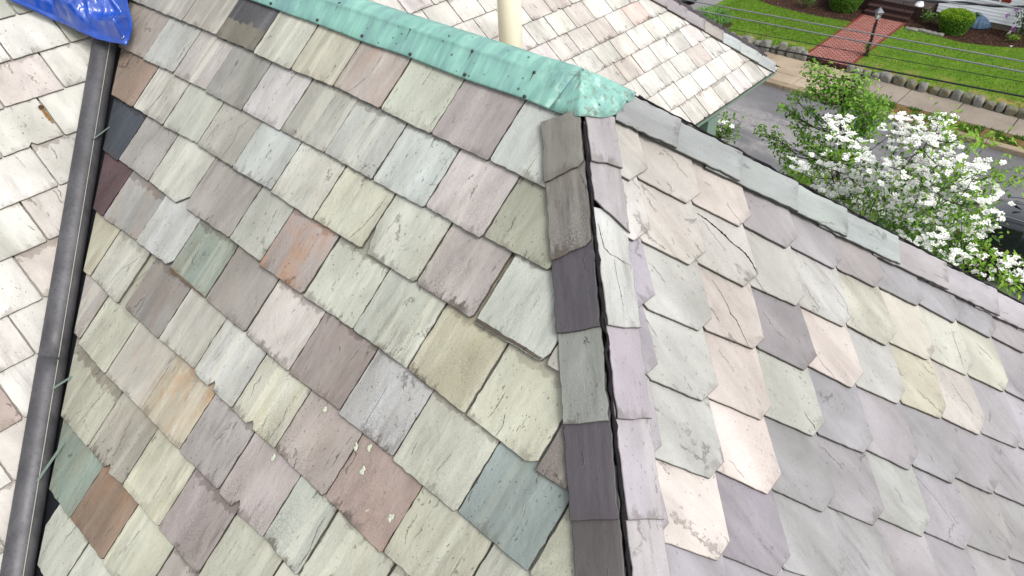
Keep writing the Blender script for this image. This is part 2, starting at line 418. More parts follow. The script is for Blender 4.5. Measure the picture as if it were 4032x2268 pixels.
FRONT = [
    ('A', -2.488, -2.237, 0.339, 0.334, (178, 178, 170), 0.6, 0.1, 0, [], ''),
    ('A', -2.237, -1.974, 0.334, 0.331, (184, 180, 172), 0.9, 0.1, 0, [], ''),
    ('A', -1.969, -1.703, 0.33, 0.326, (188, 184, 174), 0.9, 0.1, 0, [], ''),
    ('A', -1.67, -1.416, 0.332, 0.329, (92, 92, 97), 0.2, 0.3, 0, [], 'near-black slate with a lighter olive lower edge'),
    ('A', -1.388, -1.149, 0.333, 0.335, (200, 202, 188), 1, 0.1, 0.05, [], ''),
    ('A', -1.139, -0.892, 0.332, 0.328, (198, 196, 176), 1, 0.15, 0.05, [], ''),
    ('A', -0.88, -0.631, 0.327, 0.333, (184, 174, 166), 0.6, 0.1, 0.25, [], ''),
    ('A', -0.612, -0.37, 0.334, 0.342, (200, 206, 188), 0.25, 0.1, 0, [], ''),
    ('A', -0.361, -0.116, 0.341, 0.346, (168, 159, 157), 0.3, 0.05, 0, [], ''),
    ('A', -0.115, 0.123, 0.343, 0.35, (197, 204, 200), 0.3, 0.2, 0, [], ''),
    ('B', -2.335, -2.111, 0.562, 0.552, (188, 177, 167), 0.4, 0.15, 0, [], ''),
    ('B', -2.092, -1.834, 0.557, 0.546, (188, 191, 185), 0.2, 0.1, 0, [], ''),
    ('B', -1.815, -1.577, 0.554, 0.547, (194, 188, 184), 0.9, 0.1, 0, [], ''),
    ('B', -1.543, -1.288, 0.554, 0.554, (158, 157, 150), 0.2, 0.05, 0, [], ''),
    ('B', -1.28, -1.022, 0.551, 0.553, (204, 202, 202), 0.2, 0.1, 0, [], ''),
    ('B', -1.016, -0.755, 0.551, 0.548, (182, 182, 172), 0.6, 0.1, 0, [], ''),
    ('B', -0.75, -0.492, 0.548, 0.553, (186, 190, 182), 0.7, 0.1, 0, [], ''),
    ('B', -0.489, -0.239, 0.555, 0.555, (198, 206, 202), 0.4, 0.1, 0, [], ''),
    ('B', -0.238, -0.005, 0.55, 0.557, (200, 192, 190), 0.5, 0.35, 0, [], ''),
    ('B', 0.015, 0.25, 0.548, 0.547, (176, 179, 158), 0.3, 0.15, 0, [], ''),
    ('C', -2.188, -1.982, 0.763, 0.762, (166, 144, 128), 0.1, 0.2, 0.1, [], 'tan brown slate cut along the valley'),
    ('C', -1.965, -1.712, 0.76, 0.758, (196, 194, 184), 0.8, 0.2, 0, [], ''),
    ('C', -1.691, -1.428, 0.76, 0.749, (190, 194, 182), 0.5, 0.1, 0, [], ''),
    ('C', -1.417, -1.16, 0.754, 0.754, (178, 177, 167), 0.2, 0.1, 0, [], ''),
    ('C', -1.147, -0.898, 0.758, 0.753, (196, 203, 199), 0.3, 0.25, 0, [], ''),
    ('C', -0.893, -0.642, 0.758, 0.763, (206, 207, 196), 0.4, 0.15, 0.06, [], ''),
    ('C', -0.634, -0.384, 0.76, 0.758, (205, 206, 184), 0.6, 0.15, 0, [], 'greenish slate with a split lower corner'),
    ('C', -0.378, -0.132, 0.764, 0.762, (193, 196, 183), 0.3, 0.25, 0, [('L', 0.03, 0.09)], ''),
    ('C', -0.118, 0.111, 0.762, 0.763, (190, 181, 178), 0.4, 0.9, 0, [], 'lilac slate peppered with black grime'),
    ('C', 0.122, 0.374, 0.768, 0.762, (204, 211, 201), 0.4, 0.45, 0, [('R', 0.014, 0.03)], 'pale slipped slate with a dark dirty broken edge'),
    ('D', -2.007, -1.868, 0.984, 0.989, (74, 81, 92), 0, 0.1, 0, [], 'dark navy slate cut along the valley'),
    ('D', -1.857, -1.592, 0.982, 0.983, (176, 172, 168), 0.15, 0.05, 0, [], ''),
    ('D', -1.584, -1.300, 0.98, 0.987, (202, 203, 192), 0.5, 0.1, 0, [('R', 0.06, 0.05)], ''),
    ('D', -1.287, -0.967, 0.981, 0.976, (174, 168, 163), 0.1, 0.25, 0, [('L', 0.02, 0.02)], ''),
    ('D', -0.965, -0.777, 0.976, 0.979, (188, 191, 182), 0.3, 0.1, 0, [], ''),
    ('D', -0.735, -0.506, 0.989, 0.984, (180, 168, 163), 0.1, 0.5, 0.6, [], 'lilac slate blotched with orange rust'),
    ('D', -0.496, -0.251, 0.987, 0.98, (205, 210, 193), 0.4, 0.2, 0, [], ''),
    ('D', -0.245, 0.0, 0.98, 0.981, (197, 203, 190), 0.8, 0.5, 0, [], ''),
    ('D', 0.003, 0.24, 0.981, 0.986, (199, 196, 168), 0.5, 0.8, 0.05, [], ''),
    ('D', 0.246, 0.492, 0.987, 0.993, (208, 210, 188), 0.3, 0.3, 0.03, [('R', 0.03, 0.02)], ''),
    ('D', 0.494, 0.608, 0.996, 0.991, (154, 145, 138), 0.2, 0.6, 0, [], ''),
    ('E', -1.837, -1.758, 1.213, 1.213, (104, 80, 84), 0, 0.1, 0, [], 'maroon slate cut along the valley'),
    ('E', -1.735, -1.454, 1.216, 1.2, (170, 169, 166), 0.1, 0.2, 0.25, [], ''),
    ('E', -1.452, -1.184, 1.202, 1.196, (195, 198, 196), 0.3, 0.35, 0, [('R', 0.03, 0.03)], ''),
    ('E', -1.176, -0.921, 1.204, 1.199, (146, 160, 148), 0.5, 0.1, 0.1, [], 'grey-green slate with a brown lower edge'),
    ('E', -0.909, -0.664, 1.201, 1.201, (166, 160, 154), 0.05, 0.15, 0, [], ''),
    ('E', -0.636, -0.399, 1.204, 1.208, (210, 203, 197), 0.3, 0.4, 0, [], ''),
    ('E', -0.381, -0.143, 1.207, 1.197, (166, 154, 149), 0.1, 0.3, 0.05, [], ''),
    ('E', -0.122, 0.104, 1.206, 1.199, (190, 191, 192), 0.4, 0.6, 0, [], ''),
    ('E', 0.118, 0.361, 1.207, 1.206, (200, 203, 187), 0.3, 0.35, 0.02, [], ''),
    ('E', 0.37, 0.608, 1.2, 1.202, (148, 164, 162), 0.35, 0.15, 0.02, [], 'large teal slate beside the hip'),
    ('F', -1.644, -1.606, 1.446, 1.434, (196, 193, 168), 0.4, 0.1, 0.05, [], ''),
    ('F', -1.606, -1.352, 1.434, 1.436, (199, 199, 186), 0.5, 0.3, 0, [], ''),
    ('F', -1.305, -1.042, 1.427, 1.424, (154, 150, 146), 0.1, 0.5, 0.12, [], 'mottled rough dark grey slate'),
    ('F', -1.018, -0.783, 1.422, 1.411, (196, 195, 185), 0.5, 0.2, 0, [], ''),
    ('F', -0.777, -0.528, 1.421, 1.419, (204, 206, 201), 0.6, 0.35, 0, [('N', 0.12, 0.03)], ''),
    ('F', -0.527, -0.29, 1.42, 1.417, (201, 200, 182), 1, 0.5, 0, [('N', 0.11, 0.02)], ''),
    ('F', -0.271, -0.029, 1.415, 1.417, (190, 179, 173), 0.2, 0.6, 0.05, [], ''),
    ('F', -0.022, 0.227, 1.414, 1.42, (182, 161, 152), 0.1, 0.8, 0.15, [], 'reddish slate dotted with pale lichen'),
    ('F', 0.237, 0.487, 1.411, 1.408, (199, 200, 180), 0.4, 0.25, 0, [], ''),
    ('G', -1.448, -1.2, 1.66, 1.663, (190, 191, 172), 0.5, 0.2, 0, [], ''),
    ('G', -1.195, -0.925, 1.663, 1.651, (196, 193, 182), 0.5, 0.3, 0.12, [], ''),
    ('G', -0.906, -0.664, 1.65, 1.645, (203, 194, 172), 0.9, 0.15, 0.5, [], 'cream slate with orange rust streaks'),
    ('G', -0.621, -0.412, 1.647, 1.638, (178, 173, 170), 0.2, 0.5, 0, [], ''),
    ('G', -0.386, -0.155, 1.643, 1.635, (194, 183, 181), 0.4, 0.6, 0, [('N', 0.1, 0.035)], ''),
    ('G', -0.141, 0.029, 1.631, 1.635, (196, 202, 190), 0.7, 0.5, 0, [], ''),
    ('H', -1.269, -1.082, 1.912, 1.901, (186, 185, 165), 0.5, 0.3, 0, [], ''),
    ('H', -1.065, -0.813, 1.896, 1.882, (179, 174, 160), 0.6, 0.5, 0, [('N', 0.16, 0.025)], ''),
    ('H', -0.8, -0.551, 1.884, 1.875, (200, 199, 176), 0.9, 0.2, 0, [], ''),
    ('H', -0.545, -0.298, 1.876, 1.869, (180, 169, 168), 0.2, 0.8, 0, [], ''),
    ('I', -1.11, -0.965, 2.122, 2.121, (142, 161, 148), 0.2, 0.1, 0.12, [], 'sea-green slate cut along the valley'),
    ('I', -0.951, -0.702, 2.117, 2.109, (152, 128, 108), 0.1, 0.3, 0.28, [], 'rust-brown slate near the drain pipe'),
]
TREE_CLUMPS = [(-3.45, 11.82, -4.81, 0.22), (-3.3, 12.03, -5.0, 0.25), (-2.97, 11.91, -5.03, 0.28), (-2.79, 12.07, -5.11, 0.3), (-2.66, 12.09, -4.93, 0.22), (-2.33, 11.7, -5.01, 0.3), (-2.51, 11.66, -5.21, 0.3), (-2.99, 12.24, -5.48, 0.25), (-3.16, 11.83, -5.21, 0.22), (-3.4, 11.81, -5.19, 0.16), (-2.33, 12.35, -5.49, 0.28), (-2.15, 11.98, -5.5, 0.25), (-2.49, 12.24, -5.71, 0.25), (-2.26, 11.98, -5.78, 0.22), (-2.19, 12.1, -5.25, 0.14), (-2.61, 11.76, -5.55, 0.22), (-3.66, 12.09, -5.45, 0.14), (-3.87, 12.26, -5.64, 0.12), (-3.4, 12.02, -5.69, 0.14), (-3.17, 12.17, -5.89, 0.14), (-3.88, 12.12, -5.87, 0.13), (-3.85, 11.69, -5.64, 0.1), (-3.71, 12.18, -5.97, 0.15), (-3.57, 12.06, -6.15, 0.17), (-3.37, 11.86, -6.23, 0.17), (-3.15, 11.67, -6.25, 0.15), (-3.22, 12.26, -6.34, 0.13), (-2.93, 11.98, -6.36, 0.14), (-4.38, 12.15, -6.5, 0.14), (-4.19, 12.27, -6.58, 0.16), (-3.98, 12.15, -6.65, 0.18), (-3.85, 12.29, -6.95, 0.17), (-3.54, 11.93, -6.92, 0.15), (-3.47, 12.21, -7.22, 0.15), (-3.45, 11.96, -7.19, 0.1), (-3.16, 12.3, -6.85, 0.18), (-2.87, 12.27, -6.73, 0.2), (-2.63, 11.72, -6.27, 0.15), (-2.4, 11.75, -6.42, 0.16), (-2.3, 11.8, -6.19, 0.12), (-2.6, 12.33, -6.3, 0.12), (-2.32, 11.96, -5.92, 0.15), (-3.12, 12.09, -7.32, 0.14), (-2.84, 11.86, -6.01, 0.12)]
BLOOM_SPOTS = [(-2.02, 8.93, -4.31), (-2.2, 9.93, -4.85), (-2.03, 9.84, -4.97), (-1.57, 8.59, -4.35), (-1.82, 9.93, -5.09), (-1.39, 8.68, -4.53), (-1.98, 8.81, -4.93), (-2.73, 10.08, -5.84), (-2.26, 9.04, -5.29), (-2.35, 9.68, -5.71), (-1.82, 9.41, -5.25), (-1.56, 8.9, -5.0), (-1.46, 9.21, -5.12), (-1.17, 8.44, -4.49), (-1.13, 8.66, -4.69), (-1.8, 8.58, -5.3), (-1.76, 8.86, -5.4), (-1.61, 8.98, -5.36), (-1.6, 9.46, -5.64), (-1.43, 9.42, -5.55), (-1.22, 9.08, -5.19), (-1.04, 8.84, -5.03), (-0.96, 9.29, -5.01), (-1.09, 9.34, -4.15), (-1.05, 9.44, -4.3), (-1.0, 9.14, -4.29), (-1.07, 9.57, -4.65), (-0.59, 8.41, -3.94), (-0.58, 8.75, -4.01), (-0.55, 8.88, -3.94), (-0.57, 8.96, -3.83), (-0.34, 8.98, -4.17), (-0.6, 9.32, -4.59), (-0.66, 8.7, -4.42), (-0.52, 8.64, -4.46), (-0.26, 8.48, -4.2), (-0.24, 9.8, -4.83), (-0.56, 8.6, -4.69), (-0.66, 9.89, -5.29), (-0.31, 8.52, -4.55), (-0.39, 9.75, -5.06), (-0.09, 8.8, -4.63), (-0.11, 9.75, -5.01), (0.07, 8.83, -4.58), (-0.78, 8.92, -5.18), (-0.71, 9.04, -5.14), (-0.41, 8.31, -4.78), (-0.56, 10.08, -5.7), (-0.39, 9.97, -5.73), (-0.12, 9.81, -5.52), (0.09, 8.82, -4.81), (0.25, 8.42, -4.63), (-1.48, 9.76, -6.12), (-1.13, 9.55, -5.98), (-1.36, 9.92, -6.07), (-1.63, 9.64, -5.9), (-1.0, 9.49, -5.78), (-0.86, 9.99, -6.23), (-0.54, 8.75, -5.31), (-0.5, 9.71, -6.0), (-0.36, 9.26, -5.57), (-0.22, 9.73, -5.94), (0.02, 9.78, -5.82), (-0.2, 9.85, -5.79), (-0.42, 8.78, -5.75), (-0.31, 9.15, -5.84), (-0.02, 8.4, -5.4), (0.04, 8.42, -5.29), (0.26, 8.46, -5.48), (0.38, 8.87, -5.63), (0.26, 9.36, -5.55), (-0.06, 8.89, -6.01), (0.14, 9.59, -6.43), (-0.22, 8.62, -5.77), (-0.01, 9.71, -6.42), (0.29, 9.42, -6.19), (0.71, 9.19, -6.04), (0.7, 9.55, -5.96), (0.99, 9.26, -5.71), (0.36, 9.06, -4.7), (0.37, 9.99, -5.74), (-0.05, 9.72, -4.82), (0.13, 8.52, -4.12), (1.03, 9.9, -6.33), (1.15, 9.62, -6.18), (0.4, 9.36, -5.17), (0.13, 9.69, -5.99), (-0.93, 8.48, -4.67), (-0.74, 8.34, -4.35)]
LEAF_SPOTS = [(-0.45, 9.58, -4.32), (-0.07, 8.57, -3.81), (-0.04, 9.58, -4.15), (0.19, 9.34, -4.6), (0.36, 9.57, -4.54), (-0.12, 9.73, -5.1), (0.12, 9.21, -5.34), (0.36, 9.52, -5.73), (0.69, 8.45, -5.29), (0.46, 9.47, -5.73), (0.93, 9.12, -6.0), (0.56, 9.4, -4.55), (-0.49, 8.55, -3.58), (-1.05, 9.45, -5.71), (-1.04, 9.71, -5.53), (-0.96, 8.49, -5.47), (-0.4, 8.85, -5.28), (-0.47, 9.19, -5.78), (-0.07, 9.56, -6.27), (-1.65, 8.74, -4.67), (-2.09, 8.65, -5.29), (-1.92, 8.75, -5.12), (-0.62, 9.26, -5.97), (0.16, 9.45, -6.5), (0.47, 8.95, -5.8), (-0.43, 8.91, -4.9), (-0.71, 8.96, -4.76), (-0.28, 8.89, -4.5), (0.13, 8.99, -4.71), (1.07, 8.52, -5.62), (-2.26, 9.1, -5.46), (-2.57, 9.76, -5.92), (-1.35, 8.98, -5.45), (0.16, 9.45, -5.34)]
SPRIG = [(-3.73, 8.5, -4.69, 1), (-3.75, 8.66, -4.83, 1), (-3.67, 8.68, -4.87, 1), (-3.59, 8.65, -4.78, 1), (-3.65, 8.61, -4.91, 1), (-3.78, 8.6, -4.91, 1), (-3.72, 8.64, -4.98, 1), (-3.54, 8.72, -4.77, 1), (-3.56, 8.49, -4.47, 0), (-3.42, 8.48, -4.47, 0), (-3.71, 8.67, -4.7, 0), (-3.42, 8.72, -4.88, 0), (-3.42, 8.61, -4.91, 0), (-3.63, 8.58, -5.0, 0)]
TARP_BOTTOM = [(-2.65, -0.705, -0.131), (-2.592, -0.652, -0.18), (-2.556, -0.619, -0.21), (-2.504, -0.581, -0.238), (-2.452, -0.564, -0.253), (-2.398, -0.549, -0.269), (-2.325, -0.519, -0.288), (-2.286, -0.5, -0.295), (-2.252, -0.481, -0.302), (-2.21, -0.458, -0.31), (-2.186, -0.444, -0.314)]
TARP_RIGHT = [(-2.186, -0.444, -0.314), (-2.197, -0.416, -0.298), (-2.216, -0.391, -0.279), (-2.248, -0.365, -0.255), (-2.29, -0.344, -0.228), (-2.328, -0.327, -0.205), (-2.362, -0.306, -0.182)]
FRONT_CRACKS = [[(-1.381, 1.21), (-1.407, 1.269), (-1.452, 1.322), (-1.462, 1.366), (-1.469, 1.433)], [(-1.156, 1.692), (-1.169, 1.75), (-1.178, 1.801), (-1.19, 1.871)], [(-1.816, 0.631), (-1.844, 0.672), (-1.849, 0.713), (-1.863, 0.756)], [(-0.032, 1.049), (-0.029, 1.099), (-0.03, 1.143), (-0.025, 1.192)], [(-1.176, 1.442), (-1.191, 1.513), (-1.196, 1.578), (-1.195, 1.658)], [(-0.406, 0.582), (-0.412, 0.642), (-0.425, 0.701), (-0.45, 0.755)], [(-1.222, 0.564), (-1.25, 0.614), (-1.229, 0.676), (-1.245, 0.751)], [(0.345, 0.925), (0.358, 0.954), (0.355, 0.987)], [(0.006, 1.458), (0.007, 1.505), (0.022, 1.559), (0.018, 1.63)], [(-1.314, 1.25), (-1.35, 1.32), (-1.364, 1.379)], [(-0.884, 0.629), (-0.904, 0.653)], [(-0.123, 0.563), (-0.128, 0.651), (-0.129, 0.696), (-0.132, 0.755)], [(-0.763, 0.255), (-0.775, 0.29), (-0.8, 0.324)]]
END_CRACKS = [([(0.066, 0.533), (0.08, 0.563), (0.091, 0.6), (0.099, 0.633), (0.102, 0.664), (0.112, 0.689), (0.119, 0.716), (0.115, 0.753), (0.101, 0.788)], 0.011), ([(-0.046, 0.705), (-0.048, 0.727), (-0.052, 0.752), (-0.063, 0.791), (-0.073, 0.812), (-0.071, 0.832), (-0.077, 0.851), (-0.084, 0.869), (-0.093, 0.895), (-0.104, 0.924)], 0.004), ([(0.372, 0.974), (0.37, 1.019), (0.36, 1.054), (0.339, 1.077)], 0.002), ([(0.753, 1.411), (0.729, 1.44), (0.702, 1.479), (0.675, 1.51)], 0.003), ([(-0.067, 1.155), (-0.072, 1.174), (-0.07, 1.198), (-0.076, 1.212)], 0.003), ([(-0.353, 0.858), (-0.358, 0.88)], 0.002), ([(0.171, 1.538), (0.178, 1.602), (0.18, 1.662), (0.173, 1.755)], 0.0012), ([(0.522, 1.699), (0.526, 1.772), (0.535, 1.865)], 0.0012), ([(-0.319, 0.628), (-0.327, 0.665), (-0.337, 0.722)], 0.002)]
CAP_CRACKS = [[(-0.282, 0.388), (-0.302, 0.421), (-0.318, 0.45), (-0.314, 0.475), (-0.304, 0.488), (-0.293, 0.513), (-0.277, 0.535)], [(-0.311, 0.484), (-0.343, 0.528), (-0.371, 0.574), (-0.405, 0.62)]]


# ------------------------------------------------------------------ our house: roof
GROUND = -9.0
house = thing('slate_roofed_house', (-1.2, 0.5, GROUND), 'slate roofed house with a hipped wing, green copper ridge cap and sage green trim', 'house')

def frame_area(geo):
    pts = [visible(p) for p in geo[0][-len(geo[0])//3:]]
    if any(p is None for p in pts): return 0.0
    if max(p[0] for p in pts) < -20 or min(p[0] for p in pts) > 2596 or max(p[1] for p in pts) < -20 or min(p[1] for p in pts) > 1470: return 0.0
    return abs(sum(pts[i][0]*pts[(i+1)%len(pts)][1]-pts[(i+1)%len(pts)][0]*pts[i][1] for i in range(len(pts))))

def emit(batch, name, mat, limit=100):
    """The slates that show largest become parts of their own; any beyond the limit share one part."""
    seen = [b for b in batch if b[0] > 0]
    seen.sort(key=lambda b: -b[0])
    made = []
    for b in seen[:limit]:
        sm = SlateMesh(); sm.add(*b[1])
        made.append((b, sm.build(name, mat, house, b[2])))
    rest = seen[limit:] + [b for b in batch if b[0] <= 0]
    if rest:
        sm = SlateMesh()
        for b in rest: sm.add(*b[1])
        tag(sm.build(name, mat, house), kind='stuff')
    return made

V_SHEAR = 0.7645
# --- front slope: rectangular slates
def front_slate(u0, u1, va, vb, tint, s, g, r, cuts=(), label='', lift=0.0, th=None):
    v = max(va, vb); seed = rnd.random()
    th = th or rnd.uniform(.007, .0105)
    e = .219; L = .47
    g0 = rnd.uniform(.0014, .0034)
    c = rnd.uniform(.003, .009), rnd.uniform(.003, .009)
    bot = [(u0+g0, va-c[0]*rnd.uniform(.6,1.6)), (u0+g0+c[0], va), (u1-g0-c[1], vb), (u1-g0, vb-c[1]*rnd.uniform(.6,1.6))]
    for kind, p, q in cuts:
        if kind == 'R': bot[2] = (u1-g0-p, vb); bot[3] = (u1-g0, vb-q)
        if kind == 'L': bot[0] = (u0+g0, va-q); bot[1] = (u0+g0+p, va)
        if kind == 'N':
            m = u0+p; bot = bot[:2] + [(m-.022, va), (m-.012, va-q*.5), (m-.002, va-q), (m+.008, va-q*.7), (m+.016, va)] + bot[2:]
    poly = bot + [(u1-g0, vb-L), (u0+g0, va-L)]
    poly = rag(poly, .0030, seed=seed*50, keep=lambda p, q: max(p[1], q[1]) > v-.27 and not (p[1] < v-.4 and q[1] < v-.4))
    poly = clip(poly, lambda p: p[0] - (-2.766 + .7645*p[1]) - .006*noise.noise(V3((p[1]*19, seed*9, 0))))
    poly = clip(poly, lambda p: V_SHEAR*p[1] - .03 - p[0])
    poly = clip(poly, lambda p: p[1] - .045)
    if len(poly) < 3: return None
    lf = lift + .0050 + rnd.uniform(0, .0032)
    geo = slate_geo(poly, FRONT_P, th, v, .0112/.219, lf, 0, rnd.uniform(-.004, .004), (u0+u1)/2)
    return (frame_area(geo), (geo, v, e - .012 + rnd.uniform(-.01, .012), (*lin(grey(tint, .22), KF), 1), (s, g, r, seed)), label)

front = []
for a, b in zip(range(len(FRONT)-1), range(1, len(FRONT))):          # neighbours in a course butt up to each other
    p, q = FRONT[a], FRONT[b]
    if p[0] == q[0] and 0 < q[1]-p[2] < .046 and not (p[0] == 'C' and q[1] > .1):
        m = (p[2]+q[1])/2
        FRONT[a] = (*p[:2], m, *p[3:]); FRONT[b] = (q[0], m, *q[2:])
rows = {}
for t in FRONT:
    k, u0, u1, va, vb, tint, s, g, r, cuts, label = t
    rows.setdefault(k, []).append((u0, u1))
    lf = .002 if label.startswith('pale slipped') else (.004 if label.startswith('lilac slate blotched') else 0)
    if len(rows[k]) == 1 and k != 'G': u0 -= .26            # the first slate of a course runs on to the valley
    q = front_slate(u0, u1, va, vb, tint, s, g, r, cuts, label, lf, .012 if label.startswith('pale slipped') else None)
    if q: front.append(q)
FILL = [(200,202,184), (197,199,178), (192,190,180), (203,204,190), (186,180,174), (196,200,186)]
ROWV = {'Z': (.115, -.24), 'A': (.334, -.115), 'B': (.553, -.238), 'C': (.761, -.118), 'D': (.983, .002), 'E': (1.204, .112), 'F': (1.419, .232), 'G': (1.645, .03), 'H': (1.882, -.298),
        'I': (2.113, -.70), 'J': (2.33, -.575), 'K': (2.55, -.70), 'M': (2.77, -.575)}
for k, (v, j) in ROWV.items():
    have = rows.get(k, [])
    for i in range(-12, 14):
        u0 = j + i*.247; u1 = u0 + .245
        mid = (u0+u1)/2
        if any(a-.06 < mid < b+.06 for a, b in have): continue
        if have and k != 'G' and mid < min(a for a, b in have): continue
        if u1 < -2.766+.7645*v - .02 or u0 > V_SHEAR*v: continue
        for a, b in have:                                      # butt against traced neighbours
            if u0 < b < u1: u0 = b + .002
            if u0 < a < u1: u1 = a - .002
        if u1-u0 < .04: continue
        q = front_slate(u0, u1, v, v, rnd.choice(FILL), rnd.uniform(.3,.9), rnd.uniform(.1,.5), 0)
        if q: front.append(q)
front_made = emit(front, 'rectangular_slate', SLATE)

# lichen on the reddish slate and its neighbours
lich = NM('lichen')
lp = lich.pos()
lich_m = lich.set(lich.mix(lich.noise(lp, 300, 3), lin((184,192,168), .65), lin((222,226,206), .78)), .9, .1)
def host(u, v):
    for b, o in front_made:
        top = b[1][0][2]; n = len(top)//3
        us = [p[0] for p in top[:n]]
        if min(us) < u < max(us) and 0 < b[1][1]-v < .225: return o
    return None
for u, v in [(.022,1.226),(-.019,1.245),(.040,1.286),(.025,1.363),(.071,1.386),(.125,1.363),(-.191,1.221),(-.272,1.443),(.2,1.33)]:
    h = host(u, v)
    if h is None: continue
    mb = MB()
    for q in range(9):
        a = rnd.uniform(0, 6.28); rr = rnd.uniform(0, .008); R0 = rnd.uniform(.003, .0065)
        c = (u+math.cos(a)*rr*.8, v+math.sin(a)*rr*1.3)
        ring = []
        for j in range(9):
            t = j*math.tau/9; r2 = R0*rnd.uniform(.7, 1.25)
            ring.append(FRONT_P.at(c[0]+math.cos(t)*r2, c[1]+math.sin(t)*r2, .0005))
        top = FRONT_P.at(c[0], c[1], rnd.uniform(.002, .0035))
        mb.add(ring+[top], [(j, (j+1)%9, 9) for j in range(9)])
    mb.build('lichen_patch', lich_m, h)

# --- hip end: hexagonal slates in half bond
def end_slate(i, j, tint, kind, s, g, label=''):
    u = .158 + i*.1245 - j*.1285; v = .642 + i*.150 + j*.1425
    seed = rnd.random()
    u += rnd.uniform(-.003, .003); v += rnd.uniform(-.004, .004)
    hw = .1255; fl = rnd.uniform(.030, .043); ch = rnd.uniform(.132, .142)
    c = u + .039
    poly = [(c-fl, v), (c+fl, v+rnd.uniform(-.004,.004)), (c+hw, v-ch), (c+hw, v-.36), (c-hw, v-.36), (c-hw, v-ch+rnd.uniform(-.006,.006))]
    poly = rag(poly, .0016, seed=seed*50, keep=lambda p, q: max(p[1], q[1]) > v-.2)
    poly = clip(poly, lambda p: V_SHEAR*p[1] - .05 - p[0])
    poly = clip(poly, lambda p: V_SHEAR*p[1] - .05 + p[0])
    if len(poly) < 3: return None
    geo = slate_geo(poly, END_P, rnd.uniform(.0065,.009), v, .0095/.150, .0058 + rnd.uniform(0, .0030), 0, rnd.uniform(-.006,.006), c)
    return (frame_area(geo), (geo, v, .4, (*lin(grey(tint, (.24 if kind == 'n' else .12)), KR), 1), (s, g, .0, seed)), label, kind)

LIL = [(186,181,190), (182,178,186), (178,174,182), (188,184,190), (180,176,187), (184,182,187), (190,183,188)]
ENDC = {  # (i, j): colour as seen, kind (v = veined pale, n = smooth newer)
 (0,0):((224,214,208),'v'), (-1,0):((216,210,204),'v'), (-2,0):((214,210,204),'v'), (1,0):((188,182,186),'n'), (2,0):((184,180,185),'n'), (3,0):((190,183,186),'n'), (4,0):((180,178,185),'n'), (5,0):((184,182,190),'n'), (6,0):((180,178,186),'n'),
 (-1,1):((216,210,205),'v'), (0,1):((211,208,203),'v'), (1,1):((208,206,202),'v'), (2,1):((206,205,202),'v'), (3,1):((214,213,200),'v'), (4,1):((228,224,212),'v'), (5,1):((212,212,200),'v'), (6,1):((213,214,199),'v'),
 (-2,1):((230,225,222),'v'), (-2,2):((188,180,193),'n'), (-2,3):((178,171,184),'n'), (-2,4):((186,180,190),'n'), (-3,1):((190,184,192),'n'), (-3,2):((186,180,190),'n'),
 (-1,2):((206,206,202),'v'), (0,2):((218,209,204),'v'), (1,2):((164,158,163),'n'), (2,2):((222,211,206),'v'), (3,2):((206,206,204),'v'), (4,2):((212,208,189),'v'), (5,2):((218,212,207),'v'), (6,2):((184,181,188),'n'),
 (-1,3):((204,205,201),'v'), (0,3):((220,209,204),'v'), (1,3):((205,207,199),'v'), (2,3):((176,174,181),'n'), (3,3):((184,178,186),'n'), (4,3):((179,178,185),'n'), (5,3):((184,180,188),'n'),
 (-1,4):((201,202,199),'v'), (0,4):((226,213,208),'v'), (1,4):((172,172,175),'n'), (2,4):((179,175,182),'n'), (3,4):((190,192,189),'n'), (4,4):((180,177,186),'n'), (5,4):((186,185,188),'n'),
 (-1,5):((234,224,219),'v'), (0,5):((167,160,172),'n'), (1,5):((181,181,184),'n'), (2,5):((182,182,186),'n'), (3,5):((186,179,186),'n'),
 (-1,6):((180,177,187),'n'), (0,6):((178,175,186),'n'), (-2,6):((178,174,186),'n'), (-2,5):((186,180,192),'n'),
}
ENDL = {(0,1): 'pale pointed slate with a black flaking crack', (0,2): 'pinkish pointed slate split by a long crack', (1,2): 'dark lilac pointed slate', (0,4): 'pink pointed slate speckled brown', (3,4): 'pale green-grey pointed slate among lilac ones', (4,1): 'ivory pointed slate', (-1,5): 'pale pink pointed slate beside the hip'}
end_batch = {'v': [], 'n': []}
for i in range(-14, 15):
    for j in range(-8, 16):
        v = .642 + i*.150 + j*.1425; u = .158 + i*.1245 - j*.1285
        if v < .1 or v > 3.0 or abs(u) > V_SHEAR*v + .15: continue
        c, kd = ENDC.get((i, j), (None, None))
        if c is None: c, kd = rnd.choice(LIL), 'n'
        q = end_slate(i, j, c, kd, rnd.uniform(.0,.25) if kd == 'v' else .12, rnd.uniform(0,.2) if kd == 'v' else .05, ENDL.get((i, j), ''))
        if q: end_batch[kd].append(q)
end_made = emit(end_batch['v'], 'pointed_slate', SLATE_VEIN) + emit(end_batch['n'], 'pointed_slate', SLATE_NEW, 80)

